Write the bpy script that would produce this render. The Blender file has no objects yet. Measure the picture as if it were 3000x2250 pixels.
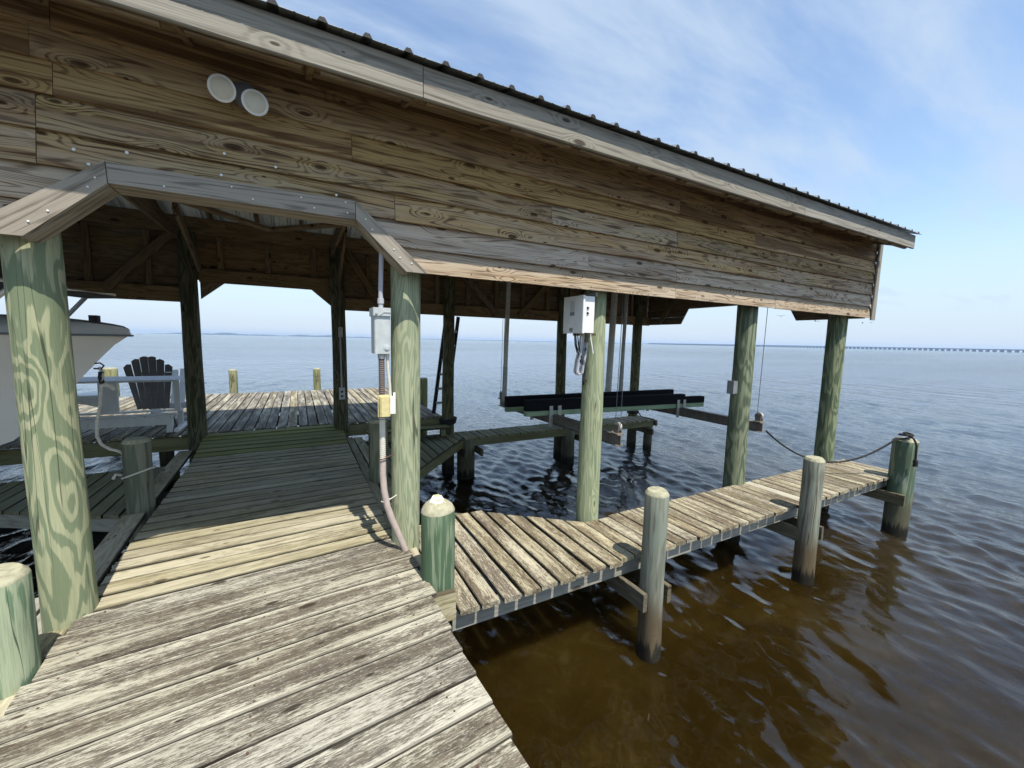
import bpy, math, random
import numpy as np
from mathutils import Vector, Matrix
random.seed(7); np.random.seed(7)
R = math.radians
SC = bpy.context.scene
COL = SC.collection

# ------------------------------------------------------------------ camera
cam_d = bpy.data.cameras.new("camera"); cam = bpy.data.objects.new("camera", cam_d); COL.objects.link(cam)
CR, CU, CF = Vector((0.8826, -0.4695, 0.0217)), Vector((0.0309, 0.1041, 0.9941)), Vector((0.4690, 0.8768, -0.1064))
cam.matrix_world = Matrix(((CR.x, CU.x, -CF.x, 0), (CR.y, CU.y, -CF.y, 0), (CR.z, CU.z, -CF.z, 1.6), (0, 0, 0, 1)))
cam_d.sensor_fit = 'HORIZONTAL'; cam_d.sensor_width = 36; cam_d.lens = 14.127
cam_d.clip_start = 0.05; cam_d.clip_end = 30000
SC.camera = cam

# ------------------------------------------------------------------ sky, sun, exposure
SUN_DIR = Vector((0.05, -0.505, 1.0)).normalized()          # towards the sun
EL = math.asin(SUN_DIR.z); AZ = math.atan2(SUN_DIR.x, SUN_DIR.y)   # clockwise from +Y
world = bpy.data.worlds.new("World"); SC.world = world; world.use_nodes = True
nt = world.node_tree; nt.nodes.clear()
def wn(t, **k):
    n = nt.nodes.new(t)
    for a, b in k.items(): setattr(n, a, b)
    return n
sky = wn('ShaderNodeTexSky', sky_type='NISHITA', sun_disc=False, sun_elevation=EL, sun_rotation=AZ,
         altitude=0, air_density=1.15, dust_density=0.35, ozone_density=2.2)
tc = wn('ShaderNodeTexCoord'); sx = wn('ShaderNodeSeparateXYZ'); nt.links.new(tc.outputs['Generated'], sx.inputs[0])
zc = wn('ShaderNodeMath', operation='MAXIMUM'); nt.links.new(sx.outputs[2], zc.inputs[0]); zc.inputs[1].default_value = 0.0
za = wn('ShaderNodeMath', operation='ADD'); nt.links.new(zc.outputs[0], za.inputs[0]); za.inputs[1].default_value = 0.16
dx = wn('ShaderNodeMath', operation='DIVIDE'); nt.links.new(sx.outputs[0], dx.inputs[0]); nt.links.new(za.outputs[0], dx.inputs[1])
dy = wn('ShaderNodeMath', operation='DIVIDE'); nt.links.new(sx.outputs[1], dy.inputs[0]); nt.links.new(za.outputs[0], dy.inputs[1])
cx = wn('ShaderNodeCombineXYZ'); nt.links.new(dx.outputs[0], cx.inputs[0]); nt.links.new(dy.outputs[0], cx.inputs[1])
mp = wn('ShaderNodeMapping'); nt.links.new(cx.outputs[0], mp.inputs[0])
mp.inputs['Rotation'].default_value = (0, 0, R(38)); mp.inputs['Scale'].default_value = (0.55, 1.35, 1.0)
mp.inputs['Location'].default_value = (1.3, 0.4, 0)
n1 = wn('ShaderNodeTexNoise'); n1.inputs['Scale'].default_value = 1.5; n1.inputs['Detail'].default_value = 8; n1.inputs['Roughness'].default_value = 0.55; n1.inputs['Distortion'].default_value = 0.25
nt.links.new(mp.outputs[0], n1.inputs['Vector'])
mp2 = wn('ShaderNodeMapping'); nt.links.new(cx.outputs[0], mp2.inputs[0])
mp2.inputs['Rotation'].default_value = (0, 0, R(24)); mp2.inputs['Scale'].default_value = (1.1, 4.2, 1.0); mp2.inputs['Location'].default_value = (0.2, 3.1, 0)
n2 = wn('ShaderNodeTexNoise'); n2.inputs['Scale'].default_value = 1.5; n2.inputs['Detail'].default_value = 8; n2.inputs['Roughness'].default_value = 0.58; n2.inputs['Distortion'].default_value = 0.35
nt.links.new(mp2.outputs[0], n2.inputs['Vector'])
nsum = wn('ShaderNodeMath', operation='MULTIPLY_ADD'); nt.links.new(n2.outputs[0], nsum.inputs[0]); nsum.inputs[1].default_value = 0.32
nsc = wn('ShaderNodeMath', operation='MULTIPLY'); nt.links.new(n1.outputs[0], nsc.inputs[0]); nsc.inputs[1].default_value = 0.68
nt.links.new(nsc.outputs[0], nsum.inputs[2])
cr = wn('ShaderNodeMapRange', interpolation_type='SMOOTHSTEP'); nt.links.new(nsum.outputs[0], cr.inputs[0])
cr.inputs[1].default_value = 0.405; cr.inputs[2].default_value = 0.62; cr.inputs[3].default_value = 0.08; cr.inputs[4].default_value = 0.80
hz = wn('ShaderNodeMapRange', interpolation_type='SMOOTHSTEP'); nt.links.new(zc.outputs[0], hz.inputs[0])
hz.inputs[1].default_value = 0.0; hz.inputs[2].default_value = 0.30; hz.inputs[3].default_value = 0.88; hz.inputs[4].default_value = 0.0
cmx = wn('ShaderNodeMath', operation='MAXIMUM'); nt.links.new(cr.outputs[0], cmx.inputs[0]); nt.links.new(hz.outputs[0], cmx.inputs[1])
mixc = wn('ShaderNodeMix', data_type='RGBA'); nt.links.new(cmx.outputs[0], mixc.inputs[0])
nt.links.new(sky.outputs[0], mixc.inputs[6]); mixc.inputs[7].default_value = (2.8, 3.42, 4.25, 1)
bg = wn('ShaderNodeBackground'); nt.links.new(mixc.outputs[2], bg.inputs[0]); bg.inputs[1].default_value = 0.115
wo = wn('ShaderNodeOutputWorld'); nt.links.new(bg.outputs[0], wo.inputs[0])

sl = bpy.data.lights.new("sun", 'SUN'); sun = bpy.data.objects.new("sun", sl); COL.objects.link(sun)
sl.energy = 3.35; sl.angle = R(0.53); sl.color = (1.0, 0.955, 0.87)
sun.rotation_euler = SUN_DIR.to_track_quat('Z', 'Y').to_euler(); sun.location = (3, -20, 40)

SC.view_settings.view_transform = 'Standard'; SC.view_settings.look = 'None'
SC.view_settings.exposure = 0.94; SC.view_settings.gamma = 1.0; SC.view_settings.use_curve_mapping = False
SC.render.engine = 'CYCLES'
SC.cycles.use_denoising = True
SC.cycles.max_bounces = 8; SC.cycles.diffuse_bounces = 4; SC.cycles.glossy_bounces = 4
SC.cycles.volume_bounces = 1
SC.cycles.sample_clamp_indirect = 6

# ------------------------------------------------------------------ material helpers
class NT:
    def __init__(s, name):
        s.m = bpy.data.materials.new(name); s.m.use_nodes = True
        s.t = s.m.node_tree; s.t.nodes.clear()
        s.out = s.n('ShaderNodeOutputMaterial'); s.b = s.n('ShaderNodeBsdfPrincipled')
        s.l(s.b.outputs[0], s.out.inputs[0])
    def n(s, ty, **k):
        nd = s.t.nodes.new(ty)
        for a, b in k.items(): setattr(nd, a, b)
        return nd
    def l(s, a, b): s.t.links.new(a, b)
    def set(s, sock, v):
        if hasattr(v, 'is_output'): s.l(v, sock)
        else: sock.default_value = v
    def math(s, op, a, b=0.0, c=None, clamp=False):
        nd = s.n('ShaderNodeMath', operation=op, use_clamp=clamp); s.set(nd.inputs[0], a); s.set(nd.inputs[1], b)
        if c is not None: s.set(nd.inputs[2], c)
        return nd.outputs[0]
    def vmath(s, op, a, b):
        nd = s.n('ShaderNodeVectorMath', operation=op); s.set(nd.inputs[0], a); s.set(nd.inputs[1], b); return nd.outputs[0]
    def noise(s, v, sc, det=3, rough=0.5, dist=0.0):
        nd = s.n('ShaderNodeTexNoise'); s.set(nd.inputs['Vector'], v); nd.inputs['Scale'].default_value = sc
        nd.inputs['Detail'].default_value = det; nd.inputs['Roughness'].default_value = rough; nd.inputs['Distortion'].default_value = dist
        return nd.outputs[0]
    def rng(s, v, a, b, c=0.0, d=1.0, smooth=True):
        nd = s.n('ShaderNodeMapRange', interpolation_type='SMOOTHSTEP' if smooth else 'LINEAR'); s.set(nd.inputs[0], v)
        for i, x in enumerate((a, b, c, d)): nd.inputs[i + 1].default_value = x
        return nd.outputs[0]
    def mix(s, f, a, b, mode='MIX'):
        nd = s.n('ShaderNodeMix', data_type='RGBA', blend_type=mode); s.set(nd.inputs[0], f)
        for i, x in ((6, a), (7, b)):
            s.set(nd.inputs[i], x if hasattr(x, 'is_output') else (x[0], x[1], x[2], 1))
        return nd.outputs[2]
    def bump(s, h, st=0.5, d=0.002):
        nd = s.n('ShaderNodeBump'); s.set(nd.inputs['Height'], h); nd.inputs['Strength'].default_value = st; nd.inputs['Distance'].default_value = d
        s.l(nd.outputs[0], s.b.inputs['Normal']); return nd
    def fin(s, col, rough=0.8, spec=0.3):
        s.set(s.b.inputs['Base Color'], col if hasattr(col, 'is_output') else (*col, 1)); s.set(s.b.inputs['Roughness'], rough)
        s.b.inputs['Specular IOR Level'].default_value = spec
        return s.m

def grain_coords(N, axis='X'):
    tc = N.n('ShaderNodeTexCoord'); oi = N.n('ShaderNodeObjectInfo')
    sp = N.n('ShaderNodeSeparateXYZ'); N.l(tc.outputs['Object'], sp.inputs[0])
    r = oi.outputs['Random']
    cb = N.n('ShaderNodeCombineXYZ')
    src = {'X': (0, 1, 2), 'Z': (2, 0, 1)}[axis]
    for i, k in enumerate(src): N.l(sp.outputs[k], cb.inputs[i])
    off = N.n('ShaderNodeCombineXYZ')
    for i, k in enumerate((37.0, 17.0, 53.0)): N.l(N.math('MULTIPLY', r, k), off.inputs[i])
    return N.vmath('ADD', cb.outputs[0], off.outputs[0]), r, sp

def scaled(N, v, s): return N.vmath('MULTIPLY', v, s)

def mat_wood(name, light, dark, grey=None, greyamt=0.5, ring=26.0, ringw=0.6, axis='X', knots=True, mildew=None, mildew_amt=0.5,
             tint=0.25, bump=0.6, stretch=(0.75, 6.5, 6.5), rough=0.85, stain=None, tan=None, speck=0.0, lo=-0.55, hi=0.9, fib=0.0, side=None, knot_amp=0.16, knot_r=0.32, heart=None, flake=None):
    N = NT(name); v, r, sp = grain_coords(N, axis)
    a = N.noise(scaled(N, v, stretch), 1.0, 2.0, 0.45, 0.35)
    ph = a
    if knots:
        vo = N.n('ShaderNodeTexVoronoi'); N.l(scaled(N, v, (1.9, 5.0, 1.5)), vo.inputs['Vector']); vo.inputs['Scale'].default_value = 1.0
        if axis == 'X': vo.voronoi_dimensions = '2D'
        d = vo.outputs['Distance']
        vcx = N.n('ShaderNodeSeparateColor'); N.l(vo.outputs['Color'], vcx.inputs[0]); VC = vcx.outputs[0]
        ph = N.math('ADD', a, N.math('MULTIPLY', N.rng(d, 0.0, knot_r, knot_amp, 0.0), N.math('MULTIPLY_ADD', VC, 1.1, 0.25)))
        vc = N.n('ShaderNodeSeparateColor'); N.l(vo.outputs['Color'], vc.inputs[0])
        rad_ = N.math('MULTIPLY_ADD', N.math('MULTIPLY', vc.outputs[0], vc.outputs[0]), 0.085, 0.018)
        kn = N.rng(N.math('DIVIDE', d, rad_), 0.65, 1.25, 1.0, 0.0)
    s1 = N.math('SINE', N.math('MULTIPLY', ph, ring * 6.283))
    fine = N.noise(scaled(N, v, (5.0, 170.0, 170.0)), 1.0, 3.0, 0.6)
    mid = N.noise(scaled(N, v, (2.2, 38.0, 38.0)), 1.0, 3.0, 0.6)
    blotch = N.noise(scaled(N, v, (1.1, 5.0, 5.0)), 1.0, 4.0, 0.6)
    if fib > 0: s1 = N.math('ADD', s1, N.math('MULTIPLY', N.math('ADD', N.math('SUBTRACT', mid, 0.5), N.math('SUBTRACT', fine, 0.5)), fib))
    rings = N.rng(s1, lo, hi)
    f = N.math('MULTIPLY', rings, ringw)
    f = N.math('ADD', f, N.math('MULTIPLY', N.rng(mid, 0.35, 0.7), 0.35))
    f = N.math('ADD', f, N.math('MULTIPLY', N.rng(fine, 0.4, 0.7), 0.25), clamp=True)
    base = light
    if tan is not None: base = N.mix(N.rng(blotch, 0.35, 0.62), light, tan)
    if heart is not None:                      # brown heartwood bands along the board
        hb = N.noise(scaled(N, v, (0.28, 9.0, 9.0)), 1.0, 3.0, 0.55, 0.2)
        base = N.mix(N.math('MULTIPLY', N.rng(hb, 0.505, 0.565), 0.85), base, heart)
    c = N.mix(f, base, dark)
    c = N.mix(N.rng(fine, 0.30, 0.72, 0.42, 0.0), c, (0.0, 0.0, 0.0)) if side is not None else c
    if grey is not None:
        g = N.rng(N.noise(scaled(N, v, (0.8, 9.0, 9.0)), 1.3, 4.0, 0.6), 0.5 - 0.35 * greyamt, 0.75 - 0.2 * greyamt)
        g = N.math('MULTIPLY', g, N.math('SUBTRACT', 1.0, N.math('MULTIPLY', f, 0.65)))
        c = N.mix(g, c, grey)
    if mildew is not None:
        mk = N.noise(scaled(N, v, (7.0, 46.0, 46.0)), 1.0, 8.0, 0.76)
        big = N.noise(scaled(N, v, (1.0, 3.0, 3.0)), 1.0, 2.0, 0.5)
        mk = N.math('ADD', mk, N.math('MULTIPLY', N.math('SUBTRACT', big, 0.5), 0.7))
        mk = N.rng(mk, 0.58 - 0.2 * mildew_amt, 0.74 - 0.2 * mildew_amt)
        mk = N.math('MULTIPLY', mk, N.rng(fine, 0.3, 0.6, 1.0, 0.55))
        c = N.mix(mk, c, mildew)
    if flake is not None:                      # pale flaked fibres over the brown weathered face
        fl = N.noise(scaled(N, v, (17.0, 140.0, 140.0)), 1.0, 8.0, 0.82)
        dn = N.noise(scaled(N, v, (1.3, 11.0, 11.0)), 1.0, 3.0, 0.55)
        sp2 = N.n('ShaderNodeSeparateXYZ'); tc2 = N.n('ShaderNodeTexCoord'); N.l(tc2.outputs['Object'], sp2.inputs[0])
        ed = N.rng(N.math('ABSOLUTE', sp2.outputs[1]), 0.052, 0.078)
        q = N.math('ADD', fl, N.math('MULTIPLY', N.math('SUBTRACT', dn, 0.5), 0.55))
        q = N.math('ADD', q, N.math('MULTIPLY', ed, 0.07))
        c = N.mix(N.rng(q, 0.465, 0.60), c, flake)
    if speck > 0:
        sk = N.noise(scaled(N, v, (40.0, 125.0, 125.0)), 1.0, 4.0, 0.75)
        c = N.mix(N.math('MULTIPLY', N.rng(sk, 0.57, 0.66), speck), c, (0.58, 0.545, 0.46))
    if knots: c = N.mix(N.math('MULTIPLY', kn, 0.85), c, (dark[0] * 0.35, dark[1] * 0.28, dark[2] * 0.22))
    if axis == 'Z':
        ck = N.noise(scaled(N, v, (0.30, 9.0, 9.0)), 1.0, 2.0, 0.5, 0.1)
        cr1 = N.rng(N.math('ABSOLUTE', N.math('SUBTRACT', ck, 0.5)), 0.002, 0.009, 1.0, 0.0)
        c = N.mix(N.math('MULTIPLY', cr1, N.rng(blotch, 0.4, 0.6, 0.0, 0.8)), c, (0.03, 0.028, 0.018))
    if stain is not None:                      # tide stain near the water
        ge = N.n('ShaderNodeNewGeometry'); gz = N.n('ShaderNodeSeparateXYZ'); N.l(ge.outputs['Position'], gz.inputs[0])
        zz = N.math('ADD', gz.outputs[2], N.math('MULTIPLY', N.math('SUBTRACT', mid, 0.5), 0.35))
        c = N.mix(N.rng(zz, -0.62, -0.30, 0.9, 0.0), c, stain)
        c = N.mix(N.rng(zz, -0.86, -0.76, 0.95, 0.0), c, (0.012, 0.011, 0.008))
        bn = N.n('ShaderNodeTexVoronoi'); N.l(scaled(N, v, (38, 38, 38)), bn.inputs['Vector'])
        bm = N.math('MULTIPLY', N.rng(bn.outputs['Distance'], 0.22, 0.34, 1.0, 0.0), N.math('MULTIPLY', N.rng(zz, -0.62, -0.42, 1.0, 0.0), N.rng(blotch, 0.48, 0.62)))
        c = N.mix(N.math('MULTIPLY', bm, 0.7), c, (0.26, 0.24, 0.18))
    if side is not None:                       # grime and painted-in gap shade on the long side faces of each plank
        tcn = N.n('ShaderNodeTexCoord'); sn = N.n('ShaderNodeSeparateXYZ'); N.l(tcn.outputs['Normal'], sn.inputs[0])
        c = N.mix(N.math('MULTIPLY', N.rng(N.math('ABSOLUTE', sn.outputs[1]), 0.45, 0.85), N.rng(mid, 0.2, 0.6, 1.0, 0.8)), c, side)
    tv = N.math('ADD', 1.0 - tint * 0.5, N.math('MULTIPLY', r, tint))
    hs = N.n('ShaderNodeHueSaturation'); N.l(c, hs.inputs['Color']); N.l(tv, hs.inputs['Value'])
    N.l(N.math('ADD', 1.12, N.math('MULTIPLY', N.math('FRACT', N.math('MULTIPLY', r, 7.3)), -0.24)), hs.inputs['Saturation'])
    h = N.math('ADD', N.math('MULTIPLY', fine, 0.7), N.math('MULTIPLY', mid, 0.8))
    h = N.math('SUBTRACT', h, N.math('MULTIPLY', rings, 0.25))
    N.bump(h, bump, 0.004)
    return N.fin(hs.outputs[0], rough, 0.2)

def mat_plain(name, col, rough=0.6, metal=0.0, var=0.15, nscale=12.0, spec=0.4, dirt=None):
    N = NT(name); tc = N.n('ShaderNodeTexCoord')
    n = N.noise(tc.outputs['Object'], nscale, 4, 0.6)
    lo = tuple(x * (1 - var) for x in col); hi = tuple(min(1, x * (1 + var)) for x in col)
    c = N.mix(N.rng(n, 0.3, 0.7), lo, hi)
    if dirt is not None:
        c = N.mix(N.math('MULTIPLY', N.rng(N.noise(tc.outputs['Object'], nscale * 2.3, 5, 0.7), 0.55, 0.72), 0.6), c, dirt)
    N.b.inputs['Metallic'].default_value = metal
    return N.fin(c, N.rng(n, 0.2, 0.8, rough * 0.85, min(1, rough * 1.15)), spec)

M = {}
M['siding'] = mat_wood('siding_wood', (0.47, 0.315, 0.165), (0.085, 0.048, 0.026), fib=1.5, lo=0.0, hi=1.15, mildew=(0.10, 0.062, 0.036), mildew_amt=0.1, heart=(0.255, 0.155, 0.082), grey=(0.40, 0.31, 0.215), greyamt=0.35, ring=24, ringw=0.7, tan=(0.46, 0.35, 0.175), tint=0.3, stretch=(0.5, 5.5, 5.5))
M['siding_high'] = mat_wood('sheltered_siding_wood', (0.50, 0.345, 0.17), (0.12, 0.066, 0.032), fib=1.5, lo=0.1, hi=1.15, heart=(0.165, 0.092, 0.045), ring=18, ringw=0.5, tan=(0.47, 0.335, 0.16), tint=0.3, stretch=(0.45, 5.0, 5.0))
M['siding_low'] = mat_wood('weathered_siding_wood', (0.50, 0.385, 0.255), (0.10, 0.062, 0.036), fib=1.5, lo=0.0, hi=1.15, heart=(0.33, 0.235, 0.15), grey=(0.46, 0.385, 0.295), greyamt=0.6, ring=26, ringw=0.75, tint=0.2, stretch=(0.45, 5.5, 5.5))
M['trim'] = mat_wood('trim_wood', (0.37, 0.325, 0.255), (0.095, 0.073, 0.053), fib=1.6, lo=0.0, hi=1.1, grey=(0.36, 0.315, 0.25), greyamt=0.7, ring=14, ringw=0.6, tint=0.15, knots=False, stretch=(0.45, 5.0, 5.0))
M['fascia'] = mat_wood('fascia_wood', (0.31, 0.285, 0.235), (0.11, 0.095, 0.077), grey=(0.30, 0.275, 0.225), greyamt=0.8, ring=14, ringw=0.5, fib=1.5, tint=0.12, stretch=(0.4, 5.0, 5.0))
M['inner'] = mat_wood('sheltered_framing_wood', (0.29, 0.205, 0.115), (0.10, 0.068, 0.04), ring=12, ringw=0.4, tint=0.35)
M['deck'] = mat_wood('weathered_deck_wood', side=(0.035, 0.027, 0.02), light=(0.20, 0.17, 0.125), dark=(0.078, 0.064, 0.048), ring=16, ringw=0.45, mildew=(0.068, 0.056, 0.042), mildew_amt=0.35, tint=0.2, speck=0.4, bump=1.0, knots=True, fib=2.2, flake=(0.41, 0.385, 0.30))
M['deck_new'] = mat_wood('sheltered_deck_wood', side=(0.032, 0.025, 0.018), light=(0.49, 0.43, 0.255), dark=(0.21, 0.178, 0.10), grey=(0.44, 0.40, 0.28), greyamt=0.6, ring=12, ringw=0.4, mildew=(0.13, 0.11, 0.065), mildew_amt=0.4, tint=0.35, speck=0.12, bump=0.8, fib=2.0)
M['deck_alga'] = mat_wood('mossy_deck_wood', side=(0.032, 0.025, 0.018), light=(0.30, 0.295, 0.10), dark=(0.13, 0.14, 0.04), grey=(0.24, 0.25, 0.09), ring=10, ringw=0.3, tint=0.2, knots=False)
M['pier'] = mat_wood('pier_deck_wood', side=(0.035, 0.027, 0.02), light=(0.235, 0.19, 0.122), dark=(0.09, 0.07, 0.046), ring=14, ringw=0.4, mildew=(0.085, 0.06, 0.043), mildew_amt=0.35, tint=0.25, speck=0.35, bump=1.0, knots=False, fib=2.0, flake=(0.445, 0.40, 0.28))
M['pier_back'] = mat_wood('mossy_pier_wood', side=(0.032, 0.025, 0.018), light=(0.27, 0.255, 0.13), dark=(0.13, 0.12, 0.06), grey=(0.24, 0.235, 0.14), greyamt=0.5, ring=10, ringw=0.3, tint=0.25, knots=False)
M['pale'] = mat_wood('bleached_plank_wood', (0.48, 0.45, 0.36), (0.30, 0.27, 0.20), ring=10, ringw=0.4, tint=0.1, knots=False, fib=2.0)
M['beam'] = mat_wood('pier_stringer_wood', (0.33, 0.31, 0.245), (0.17, 0.15, 0.11), grey=(0.33, 0.32, 0.27), greyamt=0.7, ring=10, ringw=0.4, tint=0.2)
M['beam_dark'] = mat_wood('wet_beam_wood', (0.155, 0.135, 0.09), (0.065, 0.055, 0.035), ring=10, ringw=0.4, tint=0.25)
M['post_knotty'] = mat_wood('knotty_treated_post_wood', (0.43, 0.43, 0.275), (0.20, 0.235, 0.145), knot_amp=0.42, knot_r=0.5, ring=8, ringw=0.85, axis='Z', knots=True, tint=0.15, stretch=(1.5, 6.5, 6.5), lo=-0.55, hi=0.35, fib=1.6, stain=(0.10, 0.085, 0.05), bump=0.5)
M['post'] = mat_wood('treated_post_wood', (0.37, 0.385, 0.25), (0.235, 0.27, 0.17), knot_amp=0.2, knot_r=0.36, ring=10, ringw=0.85, axis='Z', knots=True, tint=0.15, stretch=(1.2, 11.0, 11.0), lo=-0.7, hi=0.7, fib=2.2, stain=(0.10, 0.085, 0.05), bump=0.5)
M['post_green'] = mat_wood('green_post_wood', (0.25, 0.275, 0.17), (0.095, 0.12, 0.075), knot_amp=0.3, knot_r=0.45, ring=7, ringw=0.9, axis='Z', knots=True, tint=0.12, stretch=(1.3, 7.0, 7.0), lo=-1.0, hi=0.9, fib=2.2, stain=(0.08, 0.07, 0.04))
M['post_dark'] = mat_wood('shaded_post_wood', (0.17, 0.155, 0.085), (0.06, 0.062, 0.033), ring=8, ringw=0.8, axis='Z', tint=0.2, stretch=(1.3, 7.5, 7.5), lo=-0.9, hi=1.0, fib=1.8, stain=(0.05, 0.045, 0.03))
M['pile_green'] = mat_wood('green_pile_wood', (0.245, 0.285, 0.195), (0.085, 0.13, 0.08), ring=5.0, ringw=1.0, axis='Z', knots=False, tint=0.1, stretch=(0.8, 7.0, 7.0), lo=-1.3, hi=0.25, fib=2.2, stain=(0.09, 0.08, 0.045))
M['pile_pale'] = mat_wood('pale_green_pile_wood', (0.37, 0.41, 0.27), (0.14, 0.205, 0.125), knot_amp=0.3, knot_r=0.45, ring=6, ringw=0.9, axis='Z', tint=0.1, stretch=(1.2, 6.5, 6.5), lo=-0.6, hi=0.3, fib=1.8)
M['pile_grey'] = mat_wood('grey_pile_wood', (0.32, 0.315, 0.255), (0.105, 0.10, 0.075), fib=2.0, grey=(0.22, 0.25, 0.195), greyamt=0.5, ring=6, ringw=0.5, axis='Z', knots=False, tint=0.1, stretch=(0.9, 6, 6), stain=(0.105, 0.075, 0.042))
M['pile_old'] = mat_wood('mossy_pile_wood', (0.25, 0.235, 0.155), (0.085, 0.105, 0.06), fib=2.0, grey=(0.20, 0.195, 0.135), ring=5, ringw=0.8, axis='Z', knots=False, tint=0.1, stretch=(0.8, 8, 8), stain=(0.08, 0.07, 0.04))
M['pile_yellow'] = mat_wood('yellow_bollard_wood', (0.31, 0.305, 0.165), (0.17, 0.18, 0.085), ring=4, ringw=0.6, axis='Z', knots=False, tint=0.2, stretch=(0.9, 8, 8))
M['endgrain'] = mat_plain('cut_end_wood', (0.34, 0.325, 0.22), 0.9, var=0.25, nscale=28, dirt=(0.22, 0.21, 0.14))
M['metal_roof'] = mat_plain('galvanised_roof_metal', (0.40, 0.43, 0.43), 0.45, 0.6, var=0.15, nscale=4)
M['galv'] = mat_plain('galvanised_steel', (0.42, 0.41, 0.38), 0.55, 0.35, var=0.2, nscale=15, dirt=(0.22, 0.16, 0.10))
M['beam_steel'] = mat_plain('weathered_beam_steel', (0.20, 0.175, 0.145), 0.6, 0.2, var=0.25, nscale=9, dirt=(0.12, 0.085, 0.055))
M['grey_dark'] = mat_plain('dull_grey_enamel', (0.20, 0.215, 0.215), 0.5, var=0.1)
M['grey_box'] = mat_plain('grey_enamel', (0.47, 0.50, 0.49), 0.45, 0.0, var=0.08, nscale=18)
M['white_plastic'] = mat_plain('white_plastic', (0.80, 0.80, 0.76), 0.4, 0.0, var=0.04, nscale=10)
M['yellow_plastic'] = mat_plain('yellowed_plastic', (0.66, 0.56, 0.27), 0.5, var=0.1, nscale=40, dirt=(0.4, 0.3, 0.12))
M['pvc_grey'] = mat_plain('grey_conduit_plastic', (0.42, 0.42, 0.45), 0.5, var=0.06)
M['pvc_pink'] = mat_plain('faded_conduit_plastic', (0.43, 0.355, 0.31), 0.6, var=0.08, nscale=20)
M['pvc_pale'] = mat_plain('pale_conduit_plastic', (0.60, 0.57, 0.49), 0.55, var=0.08, nscale=30)
M['flex_dark'] = mat_plain('dark_flexible_conduit', (0.14, 0.11, 0.095), 0.6, var=0.2, nscale=40)
M['black'] = mat_plain('black_rubber', (0.018, 0.017, 0.017), 0.7, var=0.2)
M['carpet'] = mat_plain('black_bunk_carpet', (0.010, 0.010, 0.012), 0.95, var=0.2, nscale=60, spec=0.1)
M['bunk_wood'] = mat_wood('green_bunk_timber', (0.27, 0.37, 0.23), (0.17, 0.25, 0.15), ring=8, ringw=0.5, tint=0.1, knots=False)
M['pole'] = mat_plain('pale_guide_pole', (0.56, 0.535, 0.46), 0.5, var=0.1)
M['cable'] = mat_plain('steel_cable', (0.16, 0.16, 0.17), 0.4, 0.6)
M['rope_white'] = mat_plain('white_rope_fibre', (0.60, 0.56, 0.46), 0.9, var=0.15, nscale=60)
M['hull'] = mat_plain('cream_gelcoat', (0.88, 0.86, 0.80), 0.22, var=0.03, nscale=2, spec=0.5)
M['hull_cap'] = mat_plain('grey_deck_cap', (0.66, 0.665, 0.65), 0.35, var=0.04, nscale=3)
M['canvas'] = mat_plain('dark_canvas', (0.055, 0.06, 0.055), 0.85, var=0.15)
M['alu'] = mat_plain('aluminium_tube', (0.72, 0.72, 0.72), 0.4, 0.4, var=0.05)
M['white_paint'] = mat_plain('white_painted_wood', (0.85, 0.87, 0.86), 0.5, var=0.05, nscale=8, dirt=(0.45, 0.46, 0.44))
M['lens'] = mat_plain('frosted_lamp_glass', (0.62, 0.585, 0.46), 0.35, var=0.05, nscale=40)
M['lamp_body'] = mat_plain('slate_lamp_body', (0.16, 0.17, 0.19), 0.55, var=0.1)
M['slat_dark'] = mat_plain('shade_painted_slat', (0.17, 0.155, 0.14), 0.6, var=0.15, nscale=9)  # fan back slats: their shade is put into the dark colour
M['amber'] = mat_plain('amber_solar_panel', (0.62, 0.58, 0.30), 0.3, var=0.1)
M['shore'] = mat_plain('shore_trees', (0.05, 0.07, 0.045), 0.95, var=0.4, nscale=0.02)
M['concrete'] = mat_plain('bridge_concrete', (0.24, 0.24, 0.24), 0.9, var=0.1, nscale=0.05)
M['label'] = mat_plain('printed_label', (0.58, 0.58, 0.56), 0.6, var=0.1, nscale=80)
M['label_dark'] = mat_plain('printed_label_ink', (0.25, 0.26, 0.27), 0.6, var=0.3, nscale=150)
M['bird'] = mat_plain('bird_feather', (0.16, 0.16, 0.17), 0.8)
M['rust'] = mat_plain('rusty_chain', (0.10, 0.055, 0.035), 0.8, var=0.3, nscale=60)

# ------------------------------------------------------------------ mesh helpers
WM = {}                                                     # world matrices tracked by object name
def mesh(name, V, F, smooth=False):
    me = bpy.data.meshes.new(name); me.from_pydata([tuple(v) for v in V], [], F); me.update()
    if smooth: me.polygons.foreach_set('use_smooth', [True] * len(me.polygons))
    return me
def tag(o, label=None, cat=None, group=None, kind=None):
    if label: o['label'] = label
    if cat: o['category'] = cat
    if group: o['group'] = group
    if kind: o['kind'] = kind
    return o
def empty(name, loc, label, cat, group=None):
    o = bpy.data.objects.new(name, None); o.empty_display_size = 0.2; COL.objects.link(o); o.location = loc
    WM[o.name] = Matrix.Translation(loc); return tag(o, label, cat, group)
def link(name, me, mat=None, parent=None, mw=None):
    if mat is not None and len(me.materials) == 0: me.materials.append(mat)
    o = bpy.data.objects.new(name, me); COL.objects.link(o)
    mw = mw if mw is not None else Matrix.Identity(4)
    WM[o.name] = mw.copy()
    if parent is not None:
        o.parent = parent; o.matrix_parent_inverse = Matrix.Identity(4)
        o.matrix_basis = WM[parent.name].inverted() @ mw
    else: o.matrix_basis = mw
    return o

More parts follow.
